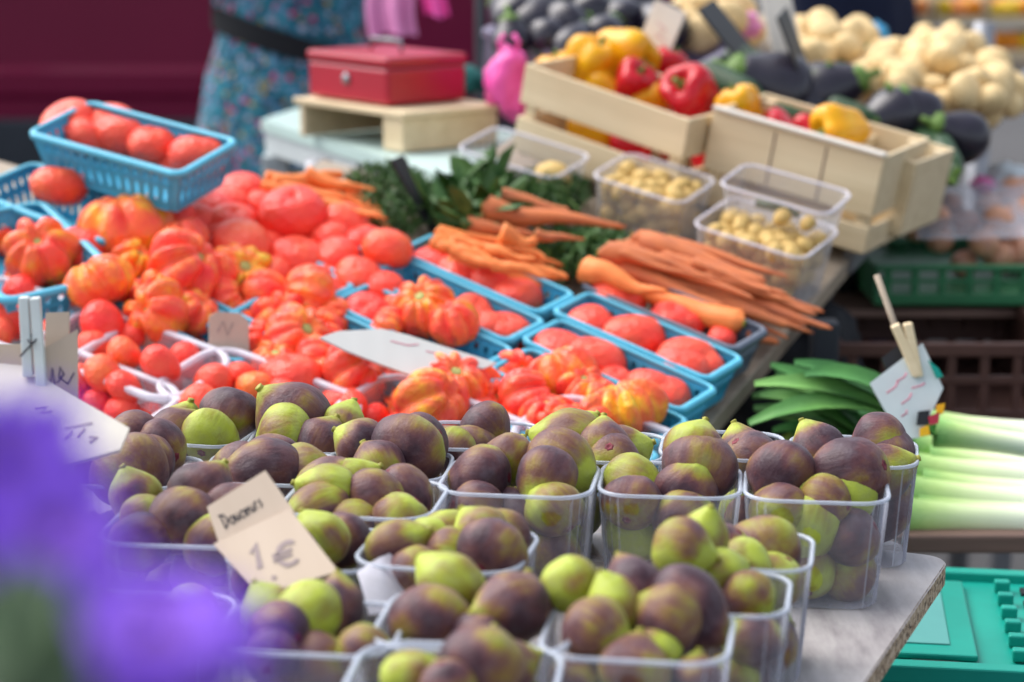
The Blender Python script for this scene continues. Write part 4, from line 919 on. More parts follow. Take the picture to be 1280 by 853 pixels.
# ------------------------------------------------------------------ clear punnets of small potatoes
SP = [lumpy('small_potato', curve([(.02, -1), (.5, -.9), (.95, -.35), (1, .25), (.7, .8), (.03, 1)], 3), 14, (lambda ph: lambda th, t, r, z: (r*(1+.08*sin(2*th+ph)+.06*sin(3*th+ph*2)), z*1.12))(k*1.7)) for k in range(4)]
def potato_punnet(x, y, w, d, h, rot, label, hh, n, seed, fill=True, cat='punnet'):
    me, rim = tub_meshes(w, d, h, .9, .016, False); p = PT(x, y, hh+h); R = tilt(rot)
    e = empty('potato_punnet' if fill else 'clear_box', p-TN*h, R); tag(e, label, cat, 'clear punnets behind the carrots')
    o = obj('wall', me, M_FROST2); o.parent = e; o = obj('rim', rim, M_FROSTR); o.parent = e
    rr = random.Random(seed); r_ = .0132; out = []
    if fill:
        tries = 0
        while len(out) < n and tries < 20000:
            tries += 1; z = r_+(h*.98-2*r_)*rr.random()**.7; k = .9+.1*z/h-.02
            q = Vector((rr.uniform(-1, 1)*(w/2*k-r_), rr.uniform(-1, 1)*(d/2*k-r_), z+.003))
            # keep what can be seen: the outside layers
            if q.z < h*.6 and q.y > -d*.22 and q.x < w*.25: continue
            if all((q-s).length > 1.42*r_ for s in out): out.append(q)
        for q in out:
            o = obj('small_potato', rr.choice(SP), M_SPOT, None, e.matrix_world @ q, orient(rr.uniform(0, 360), rr.uniform(-.9, .9), rr.uniform(0, 6)), r_*rr.uniform(.88, 1.06))
            tag(o, 'small yellow potato in the '+label.replace('clear ', ''), 'potato', 'potatoes in the '+label)
    return e
potato_punnet(818, 222, .135, .10, .085, 3, 'clear punnet of potatoes left of the stacked pair', .0, 110, 1)
potato_punnet(958, 284, .155, .11, .085, 3, 'clear lower punnet of potatoes by the table edge', .0, 120, 2)
potato_punnet(982, 236, .15, .085, .045, 5, 'clear punnet with a few scraps standing behind the lower one', .075, 0, 3, False)
potato_punnet(655, 190, .155, .10, .07, 3, 'empty clear box in front of the wooden pepper crate', .0, 0, 4, False)
for (x, y, m, lab, w) in ((978, 272, M_PEPY, 'small yellow bulb in the scraps punnet, left one', 22), (1010, 280, M_PEPY, 'small yellow bulb in the scraps punnet, right one', 20)):
    P = PT(x, y, .10); o = obj('small_squash', SP[1].copy(), m, None, P, orient(40, .3), w/2*depth(P)/FPX); tag(o, lab, 'squash', 'yellow bulbs in a punnet')
P = PT(690, 228, .04); o = obj('pale_onion', SP[2].copy(), M_ONION, None, P, orient(90, .2), 24*depth(P)/FPX); tag(o, 'pale round onion inside the empty clear box', 'onion')
P = PT(945, 254, .105); q = PT(1000, 270, .10)
m_ = MB().tube([P, (P+q)/2+TN*.004, q], [.006, .008, .004], 8); tag(obj('green_chilli', m_.mesh('green_chilli', True), M_ZUC), 'dark green chilli lying in the scraps punnet', 'chilli')

# ------------------------------------------------------------------ wooden crates and what is in them
def crate(x, y, w, d, h, rot, label, slats=(.0, .42, .50, 1.0), hh=0.0, group='slatted wooden crates', dark=False):
    """x,y: foot of the front left corner"""
    a_, b_ = PT(x, y, hh+h), PT(w[0], w[1], hh+h); u_ = (b_-a_); w = u_.length; u_.normalize()
    n_ = (TN*.2+Vector((0, 0, .8))); n_ = (n_-u_*n_.dot(u_)).normalized(); R = frame(u_, n_.cross(u_), n_); o0 = a_-n_*h
    e = empty('wooden_crate', o0+R @ Vector((w/2, d/2, 0)), R); tag(e, label, 'crate', group)
    th = .006
    for (a, b) in zip(slats[0::2], slats[1::2]):
        zc, zh = (a+b)/2*h, (b-a)*h
        for sy in (-1, 1):
            o = obj('slat', MB().box((0, sy*(d/2-th/2), zc), (w, th, zh), None, .0015).mesh('slat'), M_CRATE); o.parent = e
        for sx in (-1, 1):
            o = obj('slat', MB().box((sx*(w/2-th/2), 0, zc), (th, d-2*th-.001, zh), None, .0015).mesh('slat'), M_CRATE); o.parent = e
    for sx in (-1, 1):
        for sy in (-1, 1):
            o = obj('corner_post', MB().box((sx*(w/2-.016), sy*(d/2-.016), h*.49), (.018, .018, h*.95), None, .002).mesh('corner_post'), M_CRATE); o.parent = e
    o = obj('floor_board', MB().box((0, 0, .006), (w-.014, d-.014, .006)).mesh('floor_board'), M_CRATE); o.parent = e
    return e
K1 = crate(657, 80, (862, 150), .17, .135, 3, 'slatted wooden crate of yellow and red peppers', (.06, .43, .58, 1.0), .02)
K2 = crate(892, 136, (1106, 197), .17, .14, 4, 'slatted wooden crate with one yellow pepper, by the table edge', (.04, .30, .40, 1.0), .02)
K2_W = (PT(1106, 197, .16)-PT(892, 136, .16)).length
o = obj('rim_strip', MB().box((0, -.083, .1425), (K2_W, .016, .0045), None, .001).mesh('rim_strip'), M_CARDP); o.parent = K2
for x_ in (-.03, .045): o = obj('panel_seam', MB().box((x_, -.0853, .095), (.0022, .0012, .075)).mesh('panel_seam'), M_BROWNW); o.parent = K2
K3 = crate(1062, 178, (1146, 204), .13, .11, 4, 'small wooden crate of courgettes behind the second crate', (.05, 1.0), .02)
def pepper_mesh(k):
    rr = random.Random(500+k); nl = 3+k % 2; ph = rr.uniform(0, 6)
    pr = curve([(.02, -1.0), (.3, -1.02), (.62, -.85), (.8, -.3), (.98, .35), (.86, .8), (.5, .95), (.26, .82), (.05, .72)], 4)
    return lumpy('pepper', pr, 40, lambda th, t, r, z: (r*(1-.20*abs(cos(nl*th/2+ph))**3*(1 if t > .1 else .6)+.03*sin(2*th)), z*(1+.05*sin(nl*th+ph))))
PEP = [pepper_mesh(k) for k in range(4)]; PEPR_ = [m.copy() for m in PEP]
PST = lumpy('stalk', [(.22, 0), (.17, .06), (.09, .12), (.08, .36), (.1, .42), (.03, .44)], 12, lambda th, t, r, z: (r*(1+.15*sin(5*th)*(1-t)), z))
def pepper(x, y, w, red, ang, c, label, h=.13, D=None):
    P = PT(x, y, h) if D is None else PD(x, y, D); r_ = w/2*depth(P)/FPX
    o = obj('bell_pepper', (PEPR_ if red else PEP)[(x*7+y) % 4], M_PEPR if red else M_PEPY, None, P, orient(ang, c, x), r_); tag(o, label, 'pepper', 'bell peppers')
    s_ = obj('stalk', PST, M_PSTEM); s_.parent = o; s_.location = (0, 0, .74)
pepper(735, 84, 76, 0, 60, .3, 'yellow bell pepper, left one in the pepper crate', .115)
pepper(780, 70, 80, 0, 330, .6, 'yellow bell pepper with green stalk behind the small red one', .125)
pepper(790, 104, 56, 1, 50, .72, 'small red bell pepper showing its green stalk', .115)
pepper(866, 118, 76, 1, 150, .75, 'large red bell pepper between the two wooden crates', .13)
pepper(845, 170, 60, 1, 80, .1, 'red bell pepper low between the two wooden crates', .06)
pepper(740, 172, 70, 0, 90, 0, 'yellow bell pepper seen through the crate gap', .05)
pepper(790, 190, 60, 1, 90, 0, 'red bell pepper seen through the crate gap', .05)
pepper(925, 138, 60, 0, 110, .2, 'yellow bell pepper at the left rim of the second crate', .13)
pepper(1050, 164, 72, 0, 190, .5, 'yellow bell pepper at the right rim of the second crate', .135)
pepper(700, 98, 62, 0, 100, .3, 'yellow bell pepper in the left corner of the pepper crate', .085)
pepper(750, 118, 64, 0, 40, .4, 'yellow bell pepper low at the front of the pepper crate', .085)
pepper(815, 132, 60, 0, 120, .4, 'yellow bell pepper low before the large red one', .085)
pepper(832, 88, 56, 1, 60, .3, 'red bell pepper behind the large red one', .10)
pepper(1010, 176, 60, 1, 60, .3, 'dark red pepper beside the right yellow one', .09)
pepper(940, 160, 58, 0, 60, .3, 'yellow pepper low at the front of the second crate', .085)
pepper(885, 205, 50, 1, 90, 0, 'dark red pepper seen at the left gap of the second crate', .05)
pepper(975, 165, 54, 1, 150, .2, 'dull red pepper in the middle of the second crate', .11)

# aubergines and courgettes
AUB = [lumpy('aubergine', curve([(.02, -1.5*s), (.45, -1.4*s), (.95, -.75*s), (.9, 0), (.62, .7*s), (.42, 1.15*s), (.1, 1.3*s)], 4), 24, lambda th, t, r, z: (r*(1+.03*sin(2*th)), z)) for s in (.8, 1.0, .62)]
CALYX = lumpy('calyx', [(.46, 0), (.44, .18), (.2, .3), (.12, .36), (.11, .7), (.03, .72)], 15, lambda th, t, r, z: (r*(1+.06*sin(5*th)), z-(.28*max(0, sin(5*th)) if t < .1 else 0)))
def aub(x, y, w, ang, c, label, h=.06, k=0, group='aubergines in the top crate'):
    P = PT(x, y, h); r_ = w*.62*depth(P)/FPX; o = obj('aubergine', AUB[k], M_AUB, None, P, orient(ang, c, x), r_); tag(o, label, 'aubergine', group)
    s_ = obj('calyx', CALYX, M_PSTEM); s_.parent = o; s_.location = (0, 0, (.85, 1.0, .66)[k])
# crate of aubergines at the top
for i, (x, y, w, a, c) in enumerate([(640, 18, 56, 130, -.6), (675, 24, 58, 60, -.5), (712, 34, 58, 20, -.6), (742, 16, 56, 80, -.7), (725, 4, 56, 40, -.6), (775, 22, 56, 110, -.5), (800, 4, 50, 70, -.6), (690, 0, 56, 90, -.6), (655, -4, 56, 90, -.6), (758, 44, 50, 60, -.7), (820, 30, 52, 150, -.6), (765, -8, 50, 80, -.6), (690, 46, 46, 30, -.5), (720, 55, 46, 60, -.6), (640, 45, 46, 100, .1)]):
    aub(x, y, w, a, c, f'glossy black aubergine, {"leftmost" if i == 0 else nth(i)+" placed"} in the top crate', .085, i % 3)
for i, q in enumerate(sorted([o for o in COL.objects if o.name.startswith('aubergine')], key=lambda o: o.location.x)):
    n_ = 15; q['label'] = f"glossy black aubergine, {'leftmost' if i == 0 else 'rightmost' if i == n_-1 else nth(i)+' from the left'} in the grey crate at the top"
def bin_(name, x, y, w, d, h, rot, m, label, cat='crate', th=.006, group=None, floor=True):
    R = tilt(rot); e = empty(name, PT(x, y, 0)+R @ Vector((w/2, d/2, 0)), R); tag(e, label, cat, group)
    for nm, c, s in (('front_panel', (0, -d/2+th/2, h/2), (w, th, h)), ('back_panel', (0, d/2-th/2, h/2), (w, th, h)), ('side_panel', (-w/2+th/2, 0, h/2), (th, d-2*th, h)), ('side_panel', (w/2-th/2, 0, h/2), (th, d-2*th, h)), ('floor_panel', (0, 0, th/2+.001), (w-2*th-.001, d-2*th-.001, th))):
        o = obj(nm, MB().box(c, s, None, .002).mesh(nm), m); o.parent = e
    V, F = sweep_rim(w, d, .004, h, [(-.006, .0), (-.006, .004), (.006, .004), (.006, -.006), (.002, -.006), (.002, .0)], 3); o = obj('rim', mesh('rim', V, F, False), m); o.parent = e
    return e
M_LILAC = simple('lilac_grey_plastic', (.26, .24, .33), .5, .2, 8)
bin_('plastic_crate', 603, 96, .33, .24, .075, 2, M_LILAC, 'grey plastic crate of aubergines at the top of the table', group='plastic produce crates')
aub(960, 108, 84, 160, .3, 'large black aubergine below the slanted slates', .07, 0, 'aubergines at the back right')
aub(1040, 112, 66, 20, .3, 'grey-black aubergine left of the potato heap', .07, 0, 'aubergines at the back right')
aub(1108, 148, 62, 200, .4, 'purple aubergine beside the yellow pepper', .07, 0, 'aubergines at the back right')
aub(1140, 138, 60, 140, .4, 'purple aubergine in the middle of the back row', .08, 2, 'aubergines at the back right')
aub(1196, 168, 58, 160, .4, 'dark aubergine at the end of the back row', .06, 0, 'aubergines at the back right')
aub(1012, 122, 60, 60, .2, 'black aubergine under the leaning slate', .06, 2, 'aubergines at the back right')
ZU = lumpy('courgette', curve([(.05, -3.0), (.6, -2.9), (1, -2.2), (.95, 0), (.8, 2), (.5, 2.8), (.42, 3.1), (.1, 3.15)], 4), 18, lambda th, t, r, z: (r*(1+.05*cos(6*th)), z))
def zuc(x0, y0, x1, y1, w, label, h=.05):
    a, b = PT(x0, y0, h), PT(x1, y1, h); d = b-a; r_ = w/2*depth(a)/FPX; R = d.to_track_quat('Z', 'Y').to_matrix()
    o = obj('courgette', ZU, M_ZUC); o.matrix_world = Matrix.Translation((a+b)/2) @ R.to_4x4() @ Matrix.Diagonal((r_, r_, d.length/6.15, 1)); tag(o, label, 'courgette', 'courgettes at the back')
    s_ = obj('stalk', PST, M_PSTEM); s_.parent = o; s_.location = (0, 0, 3.1); s_.scale = (2, 2, 1)
zuc(872, 92, 950, 124, 42, 'dull green courgette behind the large red pepper', .09); zuc(1090, 178, 1140, 215, 30, 'dark courgette in the small crate, upper one', .08); zuc(1086, 200, 1130, 225, 30, 'dark courgette in the small crate, lower one', .07)
zuc(1150, 170, 1190, 225, 40, 'dark courgette outside the small crate, left one', .05); zuc(1172, 178, 1196, 215, 34, 'dark courgette outside the small crate, right one', .06); zuc(1035, 130, 1095, 150, 26, 'courgette behind the yellow pepper at the right', .08)
zuc(960, 140, 1040, 160, 30, 'courgette lying across the back of the second crate', .11); zuc(1000, 186, 1075, 200, 30, 'courgette low in the second crate, right side', .09)
zuc(905, 70, 1000, 96, 36, 'pale green courgette under the two slates', .08)

# potatoes at the back right
PO = [lumpy('potato', curve([(.02, -1.2), (.55, -1.08), (.95, -.5), (1, .3), (.75, .95), (.03, 1.2)], 4), 22, (lambda ph: lambda th, t, r, z: (r*(1+.10*sin(2*th+ph)+.06*sin(3*th+ph*2)), z+.12*r*sin(th+ph)))(k*1.3)) for k in range(4)]
rr = random.Random(21); pts = []
ZP = [((985, 1085, 30, 78), 30, 'behind the leaning slate'), ((1070, 1180, 62, 135), 60, 'middle'), ((1165, 1272, 76, 145), 50, 'table corner'), ((1120, 1230, 45, 95), 16, 'back'), ((840, 940, -4, 60), 22, 'top centre')]
for (x0, x1, y0, y1), n, zn in ZP:
    got = 0; tr = 0
    while got < n and tr < 600:
        tr += 1; x, y = rr.uniform(x0, x1), rr.uniform(y0, y1); e = 1-(((x-(x0+x1)/2)/((x1-x0)/2))**2+((y-(y0+y1)/2)/((y1-y0)/2))**2)
        if e < 0: continue
        P = PT(x, y, .035+.06*e*rr.uniform(.6, 1)); r_ = rr.uniform(15, 22)*depth(P)/FPX
        if all((P-q).length > (r_+s)*.84 for q, s in pts):
            pts.append((P, r_)); got += 1
            o = obj('potato', rr.choice(PO), M_POT, None, P, orient(rr.uniform(0, 360), rr.uniform(-.9, .9), rr.uniform(0, 6)), r_)
            tag(o, {'top centre': 'cream potato in the heap behind the slanted slates', 'middle': 'cream potato in the broad middle heap', 'table corner': 'cream potato in the heap over the steel rail corner', 'back': 'cream potato in the row before the fruit boxes', 'behind the leaning slate': 'cream potato in the heap just right of the leaning slate'}[zn], 'potato', 'potato heap: '+zn)
for zn in {z[2] for z in ZP}:
    L_ = sorted([o for o in COL.objects if o.get('group') == 'potato heap: '+zn], key=lambda o: (o.location-CAM).dot(RT)/(o.location-CAM).dot(FW))
    for i, o in enumerate(L_): o['label'] = o['label'].replace('cream potato', 'cream potato, '+('leftmost' if i == 0 else 'rightmost' if i == len(L_)-1 else nth(i)+' from left'))
# crumpled coloured bags between the potatoes
def bag(name, P, sx, sy, sz, m, label, seed, cat='bag', top=True):
    V, F = [], []; n, k = 18, 28; rr = random.Random(seed); s0 = rr.uniform(0, 50)
    for i in range(n+1):
        t = i/n; ph = pi*t
        for j in range(k):
            th = 2*pi*j/k; q = Vector((sin(ph)*cos(th), sin(ph)*sin(th), -cos(ph)))
            d = 1+.32*mnoise.fractal(q*1.8+Vector((s0, 0, 0)), 1.0, 2.0, 4)+.10*abs(mnoise.noise(q*6+Vector((s0, 3, 0))))
            V.append((q.x*d*sx, q.y*d*sy, q.z*d*sz))
    for i in range(n):
        for j in range(k): F.append((i*k+j, i*k+(j+1) % k, (i+1)*k+(j+1) % k, (i+1)*k+j))
    e = empty(name, P); tag(e, label, cat); o = obj('film', mesh('film', V, F), m); o.parent = e
    if top:
        mb = MB()
        for q in (-1, 1): mb.tube([(q*sx*.25, 0, sz*.8), (q*sx*.45, 0, sz*1.25), (q*sx*.2, .005, sz*1.45)], [sx*.12, sx*.09, sx*.12], 8)
        h_ = obj('handle', mb.mesh('handle', True), m); h_.parent = e
    return e
M_BB = simple('blue_film', (.03, .28, .52), .35, .2, 8); M_GB = simple('green_film', (.14, .5, .3), .35, .2, 8)
bag('plastic_bag', PT(1090, 52, .03), .03, .03, .03, M_BB, 'blue plastic film between the potato heaps', 1, top=False)
bag('plastic_bag', PT(1170, 92, .04), .03, .03, .028, M_GB, 'green plastic film between the potato heaps', 2, top=False)
bag('plastic_bag', PT(1068, 72, .03), .03, .02, .025, M_GB, 'pale green plastic film left of the middle potato heap', 5, top=False)
bag('plastic_bag', PT(1190, 85, .04), .025, .025, .022, M_PINKL, 'lilac plastic film by the corner potato heap', 6, top=False)
bag('plastic_bag', PT(930, 32, .06), .03, .03, .022, M_PINKL, 'small pink film between the two slates', 3, top=False)
bag('plastic_bag', PT(636, 104, .05), .034, .03, .05, M_PINK, 'bright pink plastic bag wedged left of the pepper crate', 4)
# leaning signs at the back
def leaning(name, x0, y0, x1, y1, hh, w, m, label, right=(.9, -.4, 0), strokes=None, ink=None):
    a = PT(x0, y0, hh); b = PD(x1, y1, depth(a)+.03); R = cardframe(Vector(right), b-a)
    return board(name, (a+b)/2, R, w, (b-a).length, .004, m, label, strokes=strokes, ink=ink)
leaning('price_card', 842, 96, 796, 14, .10, .055, M_CARDP, 'white slanted price sign with pink writing above the peppers', (.75, -.5, -.3), [[(-.01, .03), (.008, .025), (-.004, .012), (.012, .01)], [(-.012, -.004), (.01, -.008), (0, -.02)], [(.0, -.03), (.012, -.034)]], M_INKP)
leaning('slate_sign', 950, 96, 888, 4, .07, .10, M_BLACK, 'dark slate sign leaning right of the white price sign', (.32, .93, .1))
leaning('slate_sign', 1012, 118, 984, 16, .07, .10, M_BLACK, 'dark slate sign leaning before the first potato heap', (.25, .95, .1))
leaning('price_card', 994, 92, 966, -8, .07, .05, M_CARDP, 'pale card clipped beside the right slate sign', (.85, .3, 0))

# ------------------------------------------------------------------ white side table, drawer, cash box
zt = .195
tb = empty('side_table', Vector((PZ(460, 170, zt).x, PZ(460, 170, zt).y, 0))); tag(tb, 'white side table with a pale mint top behind the carrots', 'table')
A, B, Cc, Dd = PZ(326, 150, zt), PZ(560, 222, zt), PZ(700, 175, zt), PZ(398, 126, zt)
child('table_top', bm_mesh(slab([A, B, Cc, Dd], Vector((0, 0, 1)), .018), 'table_top'), M_MINT, tb)
ins = lambda P, k=.06: P+((A+B+Cc+Dd)/4-P)*k
A2, B2, C2, D2 = [ins(q, .03)-Vector((0, 0, .0195)) for q in (A, B, Cc, Dd)]
child('apron', bm_mesh(slab([A2, B2, C2, D2], Vector((0, 0, 1)), .035), 'apron'), M_WHT, tb)
for q in (A, B, Cc, Dd):
    p = ins(q, .12); child('leg', MB().box((p.x, p.y, (p.z-.056)/2), (.045, .045, p.z-.056), None, .003).mesh('leg'), M_WHT, tb)
ctr = PZ(496, 176, zt); rU = (PZ(600, 178, zt)-PZ(415, 150, zt)); rU.z = 0; rU.normalize(); RB = frame(rU, Vector((-rU.y, rU.x, 0)), Vector((0, 0, 1)))
wb = empty('wooden_box', ctr+Vector((0, 0, .001)), RB); tag(wb, 'open-fronted wooden box under the red cash box', 'box')
for nm, c, s in (('side', (-.128, 0, .026), (.012, .18, .05)), ('side', (.112, 0, .026), (.05, .18, .05)), ('lid', (0, 0, .0565), (.29, .19, .009)), ('back', (-.018, .084, .026), (.205, .01, .05))):
    o = obj(nm, MB().box(c, s, None, .0015).mesh(nm), M_CRATE); o.parent = wb
cb = empty('cash_box', wb.matrix_world @ Vector((-.025, .0, .0615)), RB); tag(cb, 'red metal cash box standing on the wooden box', 'cash box')
cbp = {}
for nm, c, s, b_ in (('box_body', (0, 0, .030), (.21, .15, .056), .006), ('lid', (0, 0, .0665), (.214, .154, .016), .005)):
    o = obj(nm, MB().box(c, s, None, b_).mesh(nm), M_REDM); o.parent = cb; cbp[nm] = o
o = obj('handle', MB().tube([(-.04, 0, .074), (-.038, 0, .092), (.038, 0, .092), (.04, 0, .074)], .003, 8).mesh('handle', True), M_STEEL); o.parent = cbp['lid']
o = obj('lock', MB().tube([(.0, -.078, .036), (0, -.0755, .036)], .009, 14).mesh('lock', True), M_STEEL); o.parent = cbp['box_body']
# dark red cloth and green twine behind the cash box
bag('cloth', PD(585, 100, 3.52), .03, .03, .022, simple('teal_cloth', (.03, .17, .16), .8, .3, 20), 'crumpled teal cloth beside the pink bag', 9, 'cloth', False)

# ------------------------------------------------------------------ hanging pink bags on a rail
rl = empty('bag_rail', Vector((PD(500, 0, 3.9).x, PD(500, 0, 3.9).y, 0))); tag(rl, 'dark metal rail holding the pink bags behind the stall', 'rail')
ra, rb = PD(455, -75, 3.9), PD(600, -75, 3.9)
child('bar', MB().tube([ra, rb], .008, 10).mesh('bar', True), M_DKP, rl); child('post', MB().tube([(rb.x, rb.y, 0), rb], .011, 10).mesh('post', True), M_DKP, rl); child('foot', MB().box((rb.x, rb.y, .012), (.3, .3, .02), None, .004).mesh('foot'), M_DKP, rl)
def hang(x0, x1, y1, m, label, seed):
    V, F = [], []; n, k = 14, 14; rr = random.Random(seed); s0 = rr.uniform(0, 9)
    for side in (0, 1):
        for i in range(n+1):
            for j in range(k+1):
                a, b = j/k, i/n; x = x0+(x1-x0)*a; y = -75+(y1+75)*b
                V.append(PD(x+5*sin(b*5+s0), y+7*mnoise.noise(Vector((a*4, s0, 0)))*b, 3.9+(-.012 if side else .012)*sin(pi*a)**.5-.015*b*sin(a*11+s0)-.02*b))
    m1 = (n+1)*(k+1)
    for side in (0, 1):
        for i in range(n):
            for j in range(k):
                q = side*m1+i*(k+1)+j; F.append((q, q+1, q+k+2, q+k+1))
    e = empty('hanging_bag', PD((x0+x1)/2, y1, 3.9)); tag(e, label, 'bag', 'pink bags on the rail'); child('film', mesh('film', V, F), m, e)
hang(462, 523, 44, M_PINKL, 'pink plastic bag hanging beside the floral dress', 1); hang(527, 558, 20, M_PINK, 'shorter pink bag hanging right of the longer one', 2)

# ------------------------------------------------------------------ people
def person(x, D, yaw, h, label, floral_=True):
    """continuous skin-modifier body; clothes are lofted children. Stands on the ground."""
    p = PD(x, 20, D); base = Vector((p.x, p.y, 0)); R = Matrix.Rotation(radians(yaw), 3, 'Z'); s = h/1.68
    J = {'pelvis': (0, 0, .92), 'waist': (0, .01, 1.06), 'chest': (0, 0, 1.27), 'neck': (0, 0, 1.42), 'throat': (0, -.01, 1.48), 'head': (0, -.02, 1.56), 'crown': (0, -.01, 1.66)}
    J.update({'lsh': (.17, 0, 1.37), 'lel': (.235, -.05, 1.15), 'lwr': (.14, -.22, 1.27), 'rsh': (-.17, 0, 1.37), 'rel': (-.235, -.05, 1.15), 'rwr': (-.14, -.22, 1.27)})
    J.update({'lhp': (.09, 0, .86), 'lkn': (.10, -.02, .48), 'lan': (.10, .02, .09), 'lto': (.11, -.12, .03), 'rhp': (-.09, 0, .86), 'rkn': (-.10, -.02, .48), 'ran': (-.10, .02, .09), 'rto': (-.11, -.12, .03)})
    rad = {'pelvis': .145, 'waist': .125, 'chest': .14, 'neck': .06, 'throat': .055, 'head': .088, 'crown': .06, 'lsh': .06, 'lel': .04, 'lwr': .028, 'rsh': .06, 'rel': .04, 'rwr': .028, 'lhp': .085, 'lkn': .055, 'lan': .038, 'lto': .03, 'rhp': .085, 'rkn': .055, 'ran': .038, 'rto': .03}
    E_ = [('pelvis', 'waist'), ('waist', 'chest'), ('chest', 'neck'), ('neck', 'throat'), ('throat', 'head'), ('head', 'crown'), ('chest', 'lsh'), ('lsh', 'lel'), ('lel', 'lwr'), ('chest', 'rsh'), ('rsh', 'rel'), ('rel', 'rwr'), ('pelvis', 'lhp'), ('lhp', 'lkn'), ('lkn', 'lan'), ('lan', 'lto'), ('pelvis', 'rhp'), ('rhp', 'rkn'), ('rkn', 'ran'), ('ran', 'rto')]
    for sd in ('l', 'r'):
        wx, wy, wz = J[sd+'wr']; q = 1 if sd == 'l' else -1
        J[sd+'pm'] = (wx-q*.01, wy-.07, wz-.01); rad[sd+'pm'] = .03; E_.append((sd+'wr', sd+'pm'))
        for f_ in range(4):
            J[f'{sd}f{f_}'] = (wx-q*.01+(f_-1.5)*.019, wy-.12-.008*(1.5-abs(f_-1.5)), wz-.015); J[f'{sd}g{f_}'] = (wx-q*.01+(f_-1.5)*.02, wy-.15-.01*(1.5-abs(f_-1.5)), wz-.035)
            rad[f'{sd}f{f_}'] = .0095; rad[f'{sd}g{f_}'] = .008; E_ += [(sd+'pm', f'{sd}f{f_}'), (f'{sd}f{f_}', f'{sd}g{f_}')]
        J[sd+'th'] = (wx-q*.05, wy-.06, wz-.01); J[sd+'ti'] = (wx-q*.06, wy-.095, wz-.02); rad[sd+'th'] = .011; rad[sd+'ti'] = .009; E_ += [(sd+'wr', sd+'th'), (sd+'th', sd+'ti')]
    ks = list(J); me = bpy.data.meshes.new('body'); me.from_pydata([Vector(J[k])*s for k in ks], [(ks.index(a), ks.index(b)) for a, b in E_], [])
    e = empty('person', base, R); tag(e, label, 'person')
    o = bpy.data.objects.new('body', me); COL.objects.link(o)
    sk = o.modifiers.new('skin', 'SKIN'); sk.use_smooth_shade = True
    for i, k in enumerate(ks): me.skin_vertices[0].data[i].radius = (rad[k]*s, rad[k]*s*.9)
    me.skin_vertices[0].data[0].use_root = True
    sb_ = o.modifiers.new('sub', 'SUBSURF'); sb_.levels = 2; sb_.render_levels = 2
    dg = bpy.context.evaluated_depsgraph_get(); m2 = bpy.data.meshes.new_from_object(o.evaluated_get(dg)); o.modifiers.clear(); o.data = m2
    m2.materials.clear(); m2.materials.append(M_SKIN); m2.shade_smooth(); o.parent = e
    # face
    fc = MB()
    def loft(secs, n=36, nz=.012, seed=0):
        V, F = [], []
        for i, (cx, cy, z, rx, ry) in enumerate(secs):
            for j in range(n):
                a = 2*pi*j/n; w = 1+nz*8*mnoise.noise(Vector((cos(a)*2.4, sin(a)*2.4, z*5+seed))); V.append((Vector((cx+rx*w*cos(a), cy+ry*w*sin(a), z)))*s)
        for i in range(len(secs)-1):
            for j in range(n): F.append((i*n+j, i*n+(j+1) % n, (i+1)*n+(j+1) % n, (i+1)*n+j))
        return V, F
    hm = MB(); V, F = loft([(0, .03, 1.47, .06, .05), (0, .035, 1.53, .096, .085), (0, .02, 1.60, .104, .10), (0, .01, 1.66, .092, .095), (0, .0, 1.71, .05, .055), (0, 0, 1.72, .004, .004)]); hm.add(V, F)
    o = obj('hair', hm.mesh('hair', True), M_HAIR); o.parent = e
    fm = MB()
    for q in (-1, 1): fm.tube([Vector((q*.032, -.105, 1.57))*s, Vector((q*.032, -.095, 1.57))*s], .008*s, 8); fm.tube([Vector((q*.092, -.02, 1.53))*s, Vector((q*.094, -.02, 1.58))*s], .012*s, 8)
    fm.tube([Vector((0, -.10, 1.57))*s, Vector((0, -.122, 1.535))*s, Vector((0, -.105, 1.528))*s], [.007*s, .012*s, .006*s], 8); fm.tube([Vector((-.02, -.103, 1.505))*s, Vector((0, -.108, 1.503))*s, Vector((.02, -.103, 1.505))*s], .006*s, 6)
    o = obj('face', fm.mesh('face', True), M_SKIN); o.parent = e
    m_up, m_lo = (M_FLORAL, M_FLORAL) if floral_ else (M_SHIRT, M_NAVY)
    secs = [(0, .0, .42, .27, .23), (0, 0, .55, .245, .21), (0, 0, .72, .215, .185), (0, .01, .86, .195, .17), (0, .015, .96, .178, .155), (0, .01, 1.055, .148, .13)] if floral_ else [(0, 0, .10, .19, .13), (0, 0, .5, .20, .14), (0, .01, .86, .20, .16), (0, .01, 1.0, .18, .15), (0, .01, 1.06, .165, .14)]
    V, F = loft(secs, 48, .014, 3); o = obj('skirt' if floral_ else 'trousers', mesh('skirt', V, F), m_lo); o.parent = e
    V, F = loft([(0, .01, 1.05, .15, .132), (0, 0, 1.16, .165, .14), (0, 0, 1.28, .185, .15), (0, 0, 1.37, .175, .12), (0, 0, 1.43, .085, .085), (0, 0, 1.45, .07, .07)], 48, .01, 8); o = obj('blouse', mesh('blouse', V, F), m_up); o.parent = e
    for q in (-1, 1):
        mb = MB().tube([Vector((q*.13, 0, 1.38))*s, Vector((q*.19, 0, 1.355))*s, Vector((q*.225, -.025, 1.25))*s, Vector((q*.235, -.05, 1.16))*s], [.07*s, .078*s, .066*s, .06*s], 16); o = obj('sleeve', mb.mesh('sleeve', True), m_up); o.parent = e
        sh = MB().box(Vector((q*.108, -.05, .035))*s, (.09*s, .25*s, .07*s), None, .02); o = obj('shoe', sh.mesh('shoe'), M_RUB); o.parent = e
    V, F = [], []; n = 48
